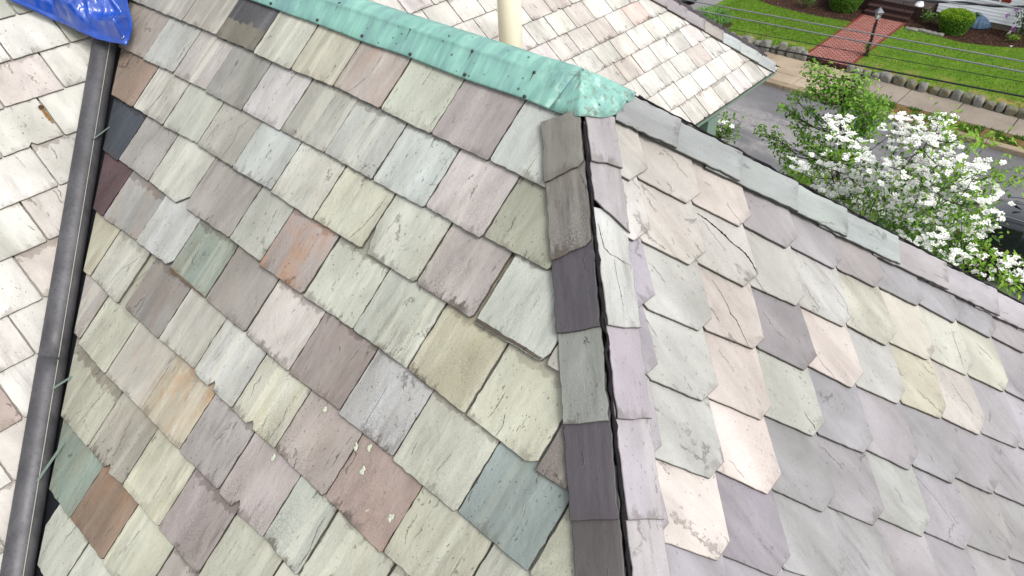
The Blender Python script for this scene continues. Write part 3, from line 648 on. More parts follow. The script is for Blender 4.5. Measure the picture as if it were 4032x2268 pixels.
# --- main roof, left of the wing (large pale slates) and beyond it (small chalky slates)
def main_slate(u0, u1, v, e, tint, s, g, r, region, L=.4):
    seed = rnd.random(); g0 = rnd.uniform(.0010, .0022)
    a, b = v + rnd.uniform(-.003,.003), v + rnd.uniform(-.003,.003)
    c0, c1 = rnd.uniform(.002,.010), rnd.uniform(.002,.010)
    poly = [(u0+g0, a-c0), (u0+g0+c0*.8, a), (u1-g0-c1*.8, b), (u1-g0, b-c1), (u1-g0, b-L), (u0+g0, a-L)]
    if rnd.random() < .18:
        m = u0 + rnd.uniform(.06,.15); poly[2:2] = [(m-.02, a), (m, a-rnd.uniform(.008,.02)), (m+.014, a)]
    poly = rag(poly, .002, seed=seed*50, keep=lambda p, q: max(p[1], q[1]) > v-e-.04)
    if region == 'L': poly = clip(poly, lambda p: -(.7645*p[1]) - .035 - p[0])
    else:
        poly = clip(poly, lambda p: p[0] - .7645*p[1] - .03)
        poly = clip(poly, lambda p: (XV + CPH*p[1]) + 4.99 - p[0] - .02)
    if len(poly) < 3: return None
    geo = slate_geo(poly, MAIN_P, rnd.uniform(.0055,.008), v, 0.0088/e, (.0042 if region == 'L' else .001) + rnd.uniform(0,.0018), 0, rnd.uniform(-.003,.003), (u0+u1)/2)
    return (frame_area(geo), (geo, v, e - .01 + rnd.uniform(-.01,.02), (*lin(tint, KL), 1), (s, g, r, seed)), '')

LEFT_V = [(.104, -.58), (.304, -.70), (.503, -.58), (.70, -.719), (.905, -.837), (1.108, -.975), (1.307, -1.134), (1.518, -1.27), (1.704, -1.405), (1.904, -1.56), (2.09, -1.70), (2.29, -1.83), (2.48, -1.95)]
LEFT_T = [(224,223,217), (222,220,214), (226,224,219), (218,217,211), (228,226,222), (221,216,211), (225,224,214)]
LEFT_X = {(.70, -1): (220,212,207), (.304, -1): (184,186,176), (.304, 0): (176,178,168), (.503, 0): (200,200,188), (.104, 0): (176,180,170), (1.904, -1): (196,181,173), (1.904,0): (222,220,216), (1.518, 0): (220,212,206)}
left = []
for v, j in LEFT_V:
    for i in range(-9, 6):
        u0, u1 = j + i*.25, j + (i+1)*.25 - .002
        if u0 > -.7645*v: continue
        q = main_slate(u0, u1, v, .199, LEFT_X.get((v, i), rnd.choice(LEFT_T)), rnd.uniform(0,.35), rnd.uniform(.0,.2), .02 if rnd.random() < .2 else 0, 'L')
        if q: left.append(q)
left_made = emit(left, 'pale_slate', SLATE)

FAR_V = {2.421: [2.879,3.103,3.316,3.53], 2.24: [2.568,2.775,2.982,3.195,3.411,3.614], 2.083: [2.46,2.669,2.877,3.089,3.304,3.493], 1.92: [2.364,2.565,2.777,2.989,3.185], 1.755: [2.266,2.466,2.665,2.875,3.077], 1.59: [2.159,2.358,2.572,2.776,2.988],
         1.422: [2.071,2.265,2.475,2.681,2.894], 1.255: [1.956,2.161,2.365], 1.09: [1.451,1.659], .923: [1.342,1.55], .757: [1.25], .592: [1.35], .427: [1.25], .262: [1.35], .097: [1.25], 2.33: [2.98, 3.19]}
FAR_T = [(242,238,232), (236,231,226), (228,219,214), (240,240,232), (226,224,218), (233,226,226), (246,243,237), (238,233,228), (230,228,222), (222,214,209), (241,240,236)]
far = []
for v, js in FAR_V.items():
    if v == 2.33: continue
    w = .2075
    js = [js[0] - w*i for i in range(12, 0, -1)] + js + [js[-1] + w*i for i in range(1, 14)]
    for a, b in zip(js[:-1], js[1:]):
        if b < .7645*v or a > XV + CPH*v + 4.99: continue
        tint = (240,218,211) if abs(v-1.59) < .01 and abs(a-2.776) < .01 else rnd.choice(FAR_T)
        q = main_slate(a, b-.001, v, .165, tint, rnd.uniform(.1,.5), rnd.uniform(.1,.75), .12 if rnd.random() < .12 else 0, 'R', .33)
        if q: far.append(q)
emit(far, 'chalky_slate', SLATE)

# --- the far slope of the wing, out of sight from the front: all its slates share one part
sm = SlateMesh()
for q in range(1, 14):
    v = .115 + q*.219
    for i in range(-22, 14):
        u0 = i*.247 + (.12 if q % 2 else 0); u1 = u0 + .244; sd = rnd.random()
        poly = [(u0, v), (u1, v), (u1, v-.45), (u0, v-.45)]
        poly = clip(poly, lambda p: p[0] - (XV + .05 + .7645*p[1])); poly = clip(poly, lambda p: V_SHEAR*p[1] - .03 - p[0]) if len(poly) > 2 else poly
        poly = clip(poly, lambda p: p[1] - .05) if len(poly) > 2 else poly
        if len(poly) < 3: continue
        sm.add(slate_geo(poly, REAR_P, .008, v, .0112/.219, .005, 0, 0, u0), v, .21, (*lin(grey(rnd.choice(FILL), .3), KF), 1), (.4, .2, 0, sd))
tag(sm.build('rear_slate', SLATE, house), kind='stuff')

# --- boarding under the slates, walls under the eaves
deck_m = noisy('roof_boarding', (92,84,76), .5, .3, 9, .9)
W0 = -.036
mb = MB()
VE = 3.05
def quad(pl, pts): return [pl.at(u, v, W0) for u, v in pts]
mb.add(quad(FRONT_P, [(XV+.02, .03), (0.0, .03), (VE*.7645, VE), (XV+.7645*VE, VE)]), [(0,3,2,1)])
mb.add(quad(REAR_P, [(XV+.02, .03), (0.0, .03), (VE*.7645, VE), (XV+.7645*VE, VE)]), [(0,1,2,3)])
mb.add(quad(END_P, [(0, .03), (VE*.7645, VE), (-VE*.7645, VE)]), [(0,1,2)])
mb.add(quad(MAIN_P, [(0, -1.5), (-5, -1.5), (-5, 2.43), (-.7645*2.43, 2.43), (0, 0)]), [(0,1,2,3,4)])
mb.add(quad(MAIN_P, [(0, -1.5), (0, 0), (.7645*2.43, 2.43), (3.98, 2.43), (.98, -1.5)]), [(0,1,2,3,4)])
mb.build('roof_boarding', deck_m, house)

# the main roof's far hip, seen edge on beyond its caps
mb = MB()
P = lambda x, y: (x, y, -T*(x-XV) if y < x+4.99 else -T*(y-4.99-XV))
A0, B0 = V3((XV-1.2, XV-1.2+4.99, T*1.2)), V3((-1.0, 3.99, -T*(1.86)))
mb.add([A0, B0, B0+V3((-3.2,0,0)), A0+V3((-.2,0,0))], [(0,1,2,3)])
mb.build('rear_slope', deck_m, house)

# green painted eaves, wall, corner board and louvred vent of the main house
sage_m = noisy('sage_green_paint', (134,160,144), .6, .12, 6, .5, .35, 0, .1)
sage_d = noisy('dark_louvre', (58,70,64), .5, .1, 8, .6)
xe, ze = XV+CPH*2.415, -SPH*2.415
mb = MB()
mb.box((xe-.05, 1.95, ze-.062), (xe-.014, 3.96, ze-.034))
mb.build('eave_trim', sage_m, house)
MB().box((xe-.30, 1.95, ze-.078), (xe-.05, 3.9, ze-.064)).build('soffit', sage_m, house)
MB().box((-4.6, 2.05, GROUND), (-1.16, 3.04, ze-.15)).build('side_wall', sage_m, house)
MB().box((-1.16, 2.92, GROUND), (-1.03, 3.06, ze-.08)).build('corner_board', sage_m, house)
mb = MB()
for k in range(6): mb.box((-1.159, 2.66 + k*.035, -3.2), (-1.13, 2.685 + k*.035, ze-.2))
mb.build('louvre', sage_d, house)
MB().box((-1.158, 2.60, -3.3), (-1.10, 2.64, ze-.16)).build('vent_frame', sage_m, house)
MB().box((-3.2, -1.9, GROUND), (1.95, 1.9, -2.6)).build('wing_wall', sage_m, house)

# --- valley: dark metal lining, drain pipe lying in it, and its straps
zinc = NM('weathered_zinc')
zp = zinc.objco()
zc = zinc.mix(zinc.ramp(zinc.noise(zinc.vmul(zp, (5,5,2)), 1.3, 5, .6, .6), .3, .75), lin((84,83,86), .55), lin((124,123,127), .58))
zc = zinc.mix(zinc.math('MULTIPLY', zinc.ramp(zinc.noise(zp, 60, 4, .7), .5, .75), .5), zc, lin((64,61,60), .5))
zd = zinc.n('TexVoronoi'); zinc.put(zp, zd.inputs['Vector']); zd.inputs['Scale'].default_value = 55
zc = zinc.mix(zinc.math('MULTIPLY', zinc.ramp(zd.outputs['Distance'], .13, .08), .8), zc, (.02,.02,.022))
zinc.bump(zinc.noise(zp, 30, 5), .25, .003)
zinc_m = zinc.set(zc, zinc.math('ADD', .38, zinc.math('MULTIPLY', zinc.noise(zp, 8, 3), .3)), .5, .35)
dark_metal = noisy('dark_valley_metal', (52,55,62), .5, .25, 12, .6, .4, .2)
UPV = (FRONT_P.n + MAIN_P.n).normalized()
AX = V3((1, -1, -T)).normalized()
VO = V3((XV, 0, 0))
fp, mp = FRONT_P.n.cross(AX).normalized(), MAIN_P.n.cross(AX).normalized()
if fp.x < 0: fp = -fp
if mp.x > 0: mp = -mp
mb = MB()
a0, a1 = VO + AX*.05, VO + AX*3.6
for nn, dd in ((FRONT_P.n, fp), (MAIN_P.n, mp)):
    o = nn*-.0295
    mb.add([a0+o, a1+o, a1+o+dd*.2, a0+o+dd*.2], [(0,1,2,3)])
mb.build('valley_lining', dark_metal, house)
PR = .0505
side0 = FRONT_P.n.cross(AX).normalized()
if side0.x < 0: side0 = -side0
def axis(s): return VO + AX*s + UPV*(PR*1.02 - .012) - side0*.004
pipe = MB()
n = 26
for k in range(2):
    s0, s1, rr = ((-.2, 2.245, PR), (2.235, 3.7, PR*1.025))[k]
    pipe.tube([axis(s0+(s1-s0)*q/20) for q in range(21)], rr, n)
side = (FRONT_P.n.cross(AX)).normalized()
if side.x < 0: side = -side
pipe_o = pipe.build('drain_pipe', zinc_m, house, smooth=True)
seam_m = noisy('bare_seam', (176,176,164), .6, .2, 40, .5, .4)
mb = MB()
for s0, s1 in ((-.1, 2.235), (2.245, 3.6)):
    pts = [axis(s0+(s1-s0)*q/30) + (side*math.cos(.22) + UPV*math.sin(.22))*(PR+.0012) for q in range(31)]
    mb.tube(pts, .0018, 5)
mb.build('pipe_seam', seam_m, pipe_o)
strap_m = noisy('verdigris_strap', (150,168,156), .55, .15, 30, .6)
for s, u, v in ((1.27, -2.12, .86), (2.70, -1.27, 1.90), (2.36, -1.42, 1.75)):
    a = axis(s) + (side*math.cos(.35)+UPV*math.sin(.35))*(PR+.002)
    b = FRONT_P.at(u + .03, v, -.024)
    d = (b-a).normalized(); w = d.cross(FRONT_P.n).normalized()*.0065; nn = FRONT_P.n*.0012
    MB().add([a-w-nn, b-w-nn, b+w-nn, a+w-nn, a-w+nn, b-w+nn, b+w+nn, a+w+nn], [(0,3,2,1),(4,5,6,7),(0,1,5,4),(1,2,6,5),(2,3,7,6),(3,0,4,7)]).build('strap', strap_m, pipe_o)

# --- hip caps
def cap_slate(d, inward, nrm, s1, length, width, tint, mat, name, s=.1, g=.1, cut=None, label='', rise=.021, expo=.23, off=0.004):
    """A rectangular cap laid along hip direction d; 'inward' points from the hip line down onto its own slope."""
    pl = Plane((0,0,0), inward, d, nrm)
    seed = rnd.random()
    v = s1
    length = min(length, v-.138)
    poly = [(off, v), (width*.5, v+rnd.uniform(-.004,.004)), (width, v+rnd.uniform(-.006,.006)), (width+rnd.uniform(-.004,.004), v-length), (off, v-length)]
    if cut == 'diag': poly = [(off, v-.085), (width*.45, v-.05), (width, v), (width, v-length), (off, v-length)]
    if cut == 'slant': poly = [(off, v-.02), (width*.18, v-.006), (width, v+.012), (width, v-length), (off, v-length)]
    poly = rag(poly, .0042, seed=seed*40)
    geo = slate_geo(poly, pl, rnd.uniform(.006,.008), v, .0100/expo, rnd.uniform(0,.002), rise, 0, width/2)
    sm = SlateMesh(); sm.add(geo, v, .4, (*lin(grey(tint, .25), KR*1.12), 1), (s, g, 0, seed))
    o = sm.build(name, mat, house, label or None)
    CAPS.append((geo, o))
    return o
CAPS = []

H1D = V3((1,-1,-T)).normalized(); H2D = V3((1,1,-T)).normalized()
def inward(nrm, d, sign_axis, want):
    q = nrm.cross(d).normalized()
    return q if q[sign_axis]*want > 0 else -q
F_in = inward(FRONT_P.n, H1D, 0, -1); E_in1 = inward(END_P.n, H1D, 1, 1)
E_in2 = inward(END_P.n, H2D, 1, -1); R_in = inward(REAR_P.n, H2D, 0, -1)
for s1, tint, s, g, cut, lab in [(.322,(152,151,143),.15,.15,'slant',''), (.552,(146,141,136),.3,1.0,'slant','grey hip cap darkened by grime'), (.766,(98,93,103),.1,.1,None,'dark purple hip cap'), (.998,(160,165,159),.4,.45,None,''), (1.219,(95,89,98),.1,.15,None,''), (1.44,(104,98,99),.1,.2,None,''), (1.66,(120,112,112),.1,.2,None,'')]:
    cap_slate(H1D, F_in, FRONT_P.n, s1, .34, .122, tint, SLATE if g > .4 else SLATE_NEW, 'hip_cap', s, g, cut, lab, off=.003)
for s1, tint, s, g, cut, lab in [(.303,(190,184,193),.2,.2,None,''), (.500,(186,180,188),.2,.3,'diag','lilac hip cap with a broken slanting end'), (.762,(206,209,209),.4,.3,None,'whitish cracked hip cap'), (.993,(184,175,187),.2,.1,None,''), (1.222,(187,180,191),.3,.1,None,''), (1.45,(190,184,190),.2,.1,None,''), (1.68,(186,180,188),.2,.1,None,'')]:
    cap_slate(H1D, E_in1, END_P.n, s1, .33, .104, tint, SLATE_NEW, 'hip_cap', s, g, cut, lab, rise=.017, off=.002)
H2C = [(.355,(168,172,176)), (.595,(171,178,180)), (.83,(170,178,178)), (1.05,(169,180,178)), (1.297,(171,181,181)), (1.547,(189,183,187)), (1.825,(181,176,184)), (2.07,(186,180,188)), (2.31,(182,178,186)), (2.55,(182,178,186)), (2.8,(180,176,186))]
for k, (s1, tint) in enumerate(H2C):
    cap_slate(H2D, E_in2, END_P.n, s1, .36, .112, tint, SLATE_NEW, 'hip_cap', .1, .1, None, '', rise=.022, off=.002)
    cap_slate(H2D, R_in, REAR_P.n, s1-.06, .36, .105, (120,118,122), SLATE_NEW, 'hip_cap', .1, .2, None, '', rise=.018, off=.004)
H3D = H2D
H3O = V3((XV, XV+4.99, 0))
M_in = inward(MAIN_P.n, H3D, 1, -1)
NB = V3((0, SPH, CPH))
N_in = inward(NB, H3D, 0, -1)
def cap3(s1, tint, dark):
    for inn, nrm, tt, w, off, rise in ((M_in, MAIN_P.n, tint, .115, .0, .018), (N_in, NB, dark, .12, .003, .015)):
        pl = Plane(H3O, inn, H3D, nrm); seed = rnd.random()
        poly = rag([(off, s1), (w, s1+rnd.uniform(-.006,.006)), (w, s1-.33), (off, s1-.33)], .004, seed=seed*40)
        geo = slate_geo(poly, pl, .008, s1, .0075/.2, rnd.uniform(0,.002), rise, 0, w/2)
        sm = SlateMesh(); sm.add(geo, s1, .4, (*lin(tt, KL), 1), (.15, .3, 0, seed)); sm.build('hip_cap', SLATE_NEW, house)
c3 = [(176,168,172), (172,166,170), (178,172,176), (184,176,172), (196,204,206), (200,206,206), (204,211,213)]
for k in range(-4, 7):
    s1 = 2.985 - (6-k)*.182
    cap3(s1, c3[max(0, min(6, k))], (82,76,78))

# open cracks in single slates
crack_m = noisy('crack_dirt', (52,48,46), .45, .5, 200, .95, .1)
def crack_on(geo, o, pl, pts, width, sd):
    top = geo[0][-len(geo[0])//3:]
    a, b, c = top[0], top[len(top)//3], top[2*len(top)//3]
    nn = (b-a).cross(c-a).normalized()
    if nn.dot(pl.n) < 0: nn = -nn
    fine = []
    for p, q in zip(pts[:-1], pts[1:]):
        k = max(2, int(math.hypot(q[0]-p[0], q[1]-p[1])/.004))
        for j in range(k): fine.append((p[0]+(q[0]-p[0])*j/k, p[1]+(q[1]-p[1])*j/k))
    fine.append(pts[-1])
    vs, fs = [], []
    for j, (u, v) in enumerate(fine):
        t = j/(len(fine)-1); u += .0022*noise.noise(V3((j*.45, sd, 0)))
        w = width*(.30 + .9*abs(noise.noise(V3((j*.33, sd, 5)))))*min(1, 6*(1-t)+.1, 6*t+.35)
        for sg in (-1, 1):
            p = pl.at(u + sg*w*.5, v, 0); p = p - nn*((p-a).dot(nn)) + nn*.0006
            vs.append(p)
    for j in range(len(fine)-1): fs.append((2*j, 2*j+1, 2*j+3, 2*j+2))
    obj('crack', vs, fs, crack_m, o)
def host_of(made, u, v):
    best = None
    for b, o in made:
        uvs = b[1][0][2]; poly = uvs[-len(uvs)//3:]
        c = False
        for i in range(len(poly)):
            (x1,y1),(x2,y2) = poly[i-1], poly[i]
            if (y1 > v) != (y2 > v) and u < (x2-x1)*(v-y1)/(y2-y1)+x1: c = not c
        if c and (best is None or b[1][1] < best[0][1][1]): best = (b, o)
    return best
for k, pts in enumerate(FRONT_CRACKS):
    h = host_of(front_made, *pts[len(pts)//2])
    if h: crack_on(h[0][1][0], h[1], FRONT_P, pts, .0028, k*3.3)
for k, (pts, w) in enumerate(END_CRACKS):
    h = host_of(end_made, *pts[len(pts)//2])
    if h: crack_on(h[0][1][0], h[1], END_P, pts, w, k*5.1+50)
for geo, o in CAPS:
    if o.get('label', '').startswith('whitish cracked'):
        for k, pts in enumerate(CAP_CRACKS): crack_on(geo, o, END_P, pts, .004 if k == 0 else .0018, k+90)

# weathered bands with their own colour along the lower edge of single slates
def band_on(geo, o, pl, v0, height, tint, g, sd, name='weathered_band'):
    top = geo[0][-len(geo[0])//3:]; uvs = geo[2][-len(geo[2])//3:]
    a, b, c = top[0], top[len(top)//3], top[2*len(top)//3]
    nn = (b-a).cross(c-a).normalized()
    if nn.dot(pl.n) < 0: nn = -nn
    low = [p for p in clip(uvs, lambda p: p[1] - (v0-height) - height*.28*noise.noise(V3((p[0]*30, sd, 0))))]
    ring = []
    for i, p in enumerate(low):                       # ragged upper border
        q = low[(i+1) % len(low)]
        ring.append(p)
        if abs(p[1]-q[1]) < height*.8 and max(p[1], q[1]) < v0-height*.5 and abs(p[0]-q[0]) > .05:
            k = 30
            for j in range(1, k):
                u = p[0]+(q[0]-p[0])*j/k
                ring.append((u, p[1]+(q[1]-p[1])*j/k + height*(.30*noise.noise(V3((u*28, sd, 1))) + .14*noise.noise(V3((u*90, sd, 2))))))
    vs = []
    for u, v in ring:
        p = pl.at(u, v, 0); vs.append(p - nn*((p-a).dot(nn)) + nn*.0005)
    ob = obj(name, vs, [tuple(range(len(vs)))], SLATE, o)
    for nm, src in (('plane', ring), ('edge', [(.4, v0-p[1]) for p in ring])):
        l = ob.data.uv_layers.new(name=nm)
        for lp in ob.data.loops: l.data[lp.index].uv = src[lp.vertex_index]
    point_tint(ob.data, [(*lin(tint, KF), 1)]*len(vs)); point_tint(ob.data, [(.1, g, 0, .3)]*len(vs), 'traits')
for b, o in front_made:
    lab = o.get('label', '')
    if lab.startswith('near-black'): band_on(b[1][0], o, FRONT_P, b[1][1], .095, (128,124,112), .2, 3.0)
    if lab.startswith('grey-green slate'): band_on(b[1][0], o, FRONT_P, b[1][1], .011, (120,92,64), .2, 7.0)
    if lab.startswith('pale slipped'): band_on(b[1][0], o, FRONT_P, b[1][1], .016, (96,90,80), .7, 11.0)
# a rusty nail head and its run on one pale slate
rs_m = noisy('rust_stain', (150,112,62), .6, .5, 90, .9, .1)
h = host_of(left_made, -.85, .752)
if h:
    top = h[0][1][0][0]; top = top[-len(top)//3:]
    nn = MAIN_P.n
    def on(u, v, e=.0008):
        p = MAIN_P.at(u, v, 0); return p + nn*((top[0]-p).dot(nn) + .0 + e + .03*(v-.752))
    MB().add([on(-.85+math.cos(i*math.tau/12)*.011, .752+math.sin(i*math.tau/12)*.011, .0016) for i in range(12)], [tuple(range(12))]).build('nail_head', noisy('rusty_nail', (96,66,36), .5, .4, 200, .8), h[1])
    MB().add([on(-.855,.76), on(-.845,.76), on(-.842,.80), on(-.846,.84), on(-.850,.838), on(-.857,.80)], [(0,1,2,5),(5,2,3,4)]).build('rust_run', rs_m, h[1])

# tar bedding along the hips
tar = noisy('tar_bedding', (44,42,46), .6, .5, 40, .85, .2, 0, .8)
def bedding(o, d, s0, s1, r, name, lift=.004, mat=None):
    mb = MB(); pts, rad = [], []
    k = int((s1-s0)/.022)
    for q in range(k+1):
        s = s0 + (s1-s0)*q/k
        w = V3((noise.noise(V3((s*23, 1, 0))), noise.noise(V3((s*23, 5, 0))), 0))*.009
        pts.append(o + d*s + V3((0,0,lift)) + w); rad.append(r*max(.3, 1 + 1.3*noise.noise(V3((s*31, 9, 2)))))
    mb.tube(pts, rad, 7)
    return mb.build(name, mat or tar, house)
bedding(V3((0,0,0)), H1D, .20, 1.9, .0045, 'hip_bedding', .014)
bedding(V3((0,0,0)), H2D, .21, 3.0, .0036, 'hip_bedding', .017)
tar2 = noisy('weathered_felt', (112,106,110), .5, .4, 30, .9, .15, 0, .8)
bedding(H3O + N_in*.022, H3D, .4, 2.90, .026, 'hip_bedding', .020, tar2)
mb = MB()
for k in range(26):                                    # ragged flakes of tarred felt lifting at the far hip
    s = 1.6 + k*.052; p = H3O + H3D*s + V3((0,0,.02)) + N_in*.02
    q = N_in*rnd.uniform(.02,.06); up = V3((0,0,rnd.uniform(.005,.02)))
    e = H3D*rnd.uniform(.03,.07)
    mb.add([p, p+e, p+e*.8+q+up, p+q*.8+up*.6, p-V3((0,0,.004)), p+e-V3((0,0,.004))], [(0,1,2,3),(0,4,5,1)])
mb.build('felt_flake', tar, house)

# --- copper ridge cap
cop = NM('copper_patina')
cp = cop.objco()
stx = cop.noise(cop.vmul(cp, (22, 3.0, 3.0)), 1.0, 5, .6, .5)
c = cop.mix(cop.ramp(stx, .3, .68), lin((124,178,165), .69), lin((154,205,189), .75))
c = cop.mix(cop.ramp(cop.noise(cop.vmul(cp, (14, 5, 5)), 1.0, 4, .6, .5), .42, .68), c, lin((128,172,168), .66))
c = cop.mix(cop.math('MULTIPLY', cop.ramp(cop.noise(cop.vmul(cp, (60, 8, 8)), 1.0, 4), .52, .78), .42), c, lin((174,226,209), .78))
xs = cop.n('SeparateXYZ'); cop.put(cp, xs.inputs[0])
tipf = cop.ramp(xs.outputs[0], 1.02, 1.24)
bl = cop.ramp(cop.noise(cop.vmul(cp, (26, 14, 14)), 1.0, 5, .7, .8), .52, .66)
c = cop.mix(cop.math('MULTIPLY', bl, cop.math('MULTIPLY', tipf, .7)), c, lin((112,112,96), .55))
c = cop.mix(cop.math('MULTIPLY', cop.ramp(cop.noise(cop.vmul(cp, (30, 30, 30), None), 1.0, 3), .55, .7), cop.math('MULTIPLY', tipf, .6)), c, lin((205,240,222), .75))
dv = cop.n('TexVoronoi'); cop.put(cp, dv.inputs['Vector']); dv.inputs['Scale'].default_value = 36
ds = cop.n('SeparateColor'); cop.put(dv.outputs['Color'], ds.inputs[0])
dot = cop.ramp(cop.math('SUBTRACT', cop.math('MULTIPLY', cop.math('SUBTRACT', ds.outputs[0], .30, clamp=True), .26), dv.outputs['Distance']), -.01, .02)
bare = cop.math('MULTIPLY', cop.ramp(cop.noise(cp, 34, 4, .6, .6), .56, .64), cop.ramp(xs.outputs[0], 1.17, 1.25))
c = cop.mix(cop.math('MULTIPLY', bare, .45), c, lin((132,96,72), .5))
c = cop.mix(cop.math('MULTIPLY', dot, .75), c, lin((52,72,64), .55))
cop.bump(cop.math('ADD', cop.noise(cop.vmul(cp, (5, 6, 6)), 1.0, 2), cop.math('MULTIPLY', cop.noise(cp, 70, 4), .05)), .22, .012)
cop_m = cop.set(c, .62, .35)
prof = [(.140, .0065), (.135, .0095), (.112, .0115), (.085, .0115), (.062, .0125), (.052, .0145), (.046, .0185)]   # (distance down the slope, height off it)
def ridge_sec(x):
    pts = []
    wv = .006*noise.noise(V3((x*4, 0, 0)))
    kx = min(1, max(0, (x+.30)/.28)); kx = kx*kx*(3-2*kx)
    for v, w in prof:
        w = w + (.0120-w)*kx*(v < .06)
        w2 = w + .0035*noise.noise(V3((x*9, v*18, 2)))*(v < .13)
        pts.append(FRONT_P.at(x, v + (wv if v > .1 else 0), w2))
    for a in (-.034, -.024, -.012, 0, .012, .024, .034):
        z = (-.004 - .0115*(a/.034)**2)*(1-kx) + (.006 - .019*(a/.034)**2)*kx + .002*noise.noise(V3((x*12, a*60, 4)))
        pts.append(V3((x, a, z)))
    for v, w in prof[::-1]: pts.append(REAR_P.at(x, v, w + (.0120-w)*kx*(v < .06)))
    return pts
xsn = [-3.0 + (2.985)*k/110 for k in range(111)]
secs = [ridge_sec(x) for x in xsn]
NS = len(secs[0])
verts = [p for s in secs for p in s]; faces = []
for k in range(len(secs)-1):
    for j in range(NS-1):
        faces.append((k*NS+j, (k+1)*NS+j, (k+1)*NS+j+1, k*NS+j+1))
last = len(secs)-1
rim = [FRONT_P.at(.03, .139, .0090), FRONT_P.at(.065, .137, .012), FRONT_P.at(.098, .132, .020), END_P.at(-.085, .140, .021), END_P.at(-.055, .156, .018), END_P.at(-.025, .165, .015), END_P.at(.005, .168, .015), END_P.at(.035, .166, .018),
       END_P.at(.060, .155, .020), END_P.at(.082, .158, .022), END_P.at(.104, .153, .021), END_P.at(.125, .144, .017), REAR_P.at(.085, .118, .012), REAR_P.at(.055, .138, .007), REAR_P.at(.02, .139, .006)]
loop = [last*NS+j for j in range(NS)]
ctr = V3((.012, 0, .009))
base_n = len(verts)
ed_pts = [verts[last*NS]] + rim + [verts[last*NS+NS-1]]
# refine the rim
fine = []
for a, b in zip(ed_pts[:-1], ed_pts[1:]):
    for q in range(3): fine.append(a.lerp(b, q/3))
fine.append(ed_pts[-1])
rings = [.25, .5, .75, 1.0]
verts.append(ctr)
ridx = []
for r in rings:
    row = []
    for q, e in enumerate(fine):
        if q == 0 and r == 1.0: row.append(last*NS); continue
        if q == len(fine)-1 and r == 1.0: row.append(last*NS+NS-1); continue
        p = ctr.lerp(e, r) + V3((0,0,.005*r*(1-r)*2)) + V3((0,0,1))*.003*noise.noise(V3((q*.7, r*4, 1)))*(r < 1)
        verts.append(p); row.append(len(verts)-1)
    ridx.append(row)
for q in range(len(fine)-1):
    faces.append((base_n, ridx[0][q], ridx[0][q+1]))
    for r in range(len(rings)-1):
        faces.append((ridx[r][q], ridx[r+1][q], ridx[r+1][q+1], ridx[r][q+1]))
# back half of the fan meets the last ridge section
for j in range(NS-1): faces.append((base_n, loop[j+1], loop[j]))
ridge = obj('ridge_cap', verts, faces, cop_m, house, smooth=True)
so = ridge.modifiers.new('thickness', 'SOLIDIFY'); so.thickness = .0025; so.offset = -1
nail_m = noisy('tarnished_nail', (70,72,62), .5, .3, 200, .6)
run_m = noisy('rust_run', (104,92,66), .5, .3, 100, .8)
for u, v in [(-1.074,.041),(-.875,.125),(-.673,.048),(-.618,.128),(-.379,.052),(-.359,.130),(-.122,.054),(-.110,.131),(-1.14,.126),(-1.4,.046),(-1.45,.127)]:
    c = FRONT_P.at(u, v, .014); mb = MB(); vs, fs = [c+FRONT_P.n*.004], []
    for rr, hh in ((.0035,.003),(.0055,0),(.0055,-.004)):
        for j in range(10):
            t = j*math.tau/10; vs.append(c + FRONT_P.a*rr*math.cos(t) + FRONT_P.b*rr*math.sin(t) + FRONT_P.n*hh)
    for j in range(10):
        fs.append((0, 1+j, 1+(j+1)%10))
        for k in (0, 1): fs.append((1+k*10+j, 1+(k+1)*10+j, 1+(k+1)*10+(j+1)%10, 1+k*10+(j+1)%10))
    MB().add(vs, fs).build('nail', nail_m, ridge, smooth=True)
    if v < .06:
        L = rnd.uniform(.018, .04)
        MB().add([FRONT_P.at(u-.002, v+.004, .0150), FRONT_P.at(u+.002, v+.004, .0150), FRONT_P.at(u+.0006, v+.004+L, .0135), FRONT_P.at(u-.0003, v+.004+L, .0135)], [(0,1,2,3)]).build('rust_run', run_m, ridge)

# --- vent pipe
pvc = NM('cream_plastic'); pp = pvc.objco()
pvc_m = pvc.set(pvc.mix(pvc.ramp(pvc.noise(pvc.vmul(pp, (3,3,1.2)), 1.0, 3), .3, .7), lin((240,230,200), .88), lin((246,242,226), .92)), .3, .5)
MB().lathe((-1.027, .812, 0), [(.0545, -1.05), (.0545, .75), (.050, .75), (.050, .6)], 40).build('vent_pipe', pvc_m, house, smooth=True)
MB().lathe((-1.027, .812, 0), [(.13, -.72), (.075, -.60), (.062, -.58)], 24).build('pipe_boot', dark_metal, house, smooth=True)

# ------------------------------------------------------------------ blue tarpaulin over the top of the valley
def polyline(pts, t):
    pts = [V3(p) for p in pts]; ls = [(b-a).length for a, b in zip(pts[:-1], pts[1:])]
    d = t*sum(ls)
    for a, b, l in zip(pts[:-1], pts[1:], ls):
        if d <= l or b is pts[-1]: return a.lerp(b, min(1, d/max(l, 1e-6)))
        d -= l
tarp = thing('tarpaulin', TARP_BOTTOM[5], 'crumpled shiny blue tarpaulin draped over the top of the drain pipe', 'tarpaulin')
NU, NVv = 110, 80
up_shift = -AX*.75
bot = [polyline(TARP_BOTTOM, i/NU) for i in range(NU+1)]
rgt_l = list(TARP_RIGHT) + [tuple(V3(TARP_RIGHT[-1]) + (up_shift*.8) + UPV*.0)]
rgt = [polyline(rgt_l, j/NVv) for j in range(NVv+1)]
tl = bot[0] + (rgt[-1]-rgt[0])
verts, faces = [], []
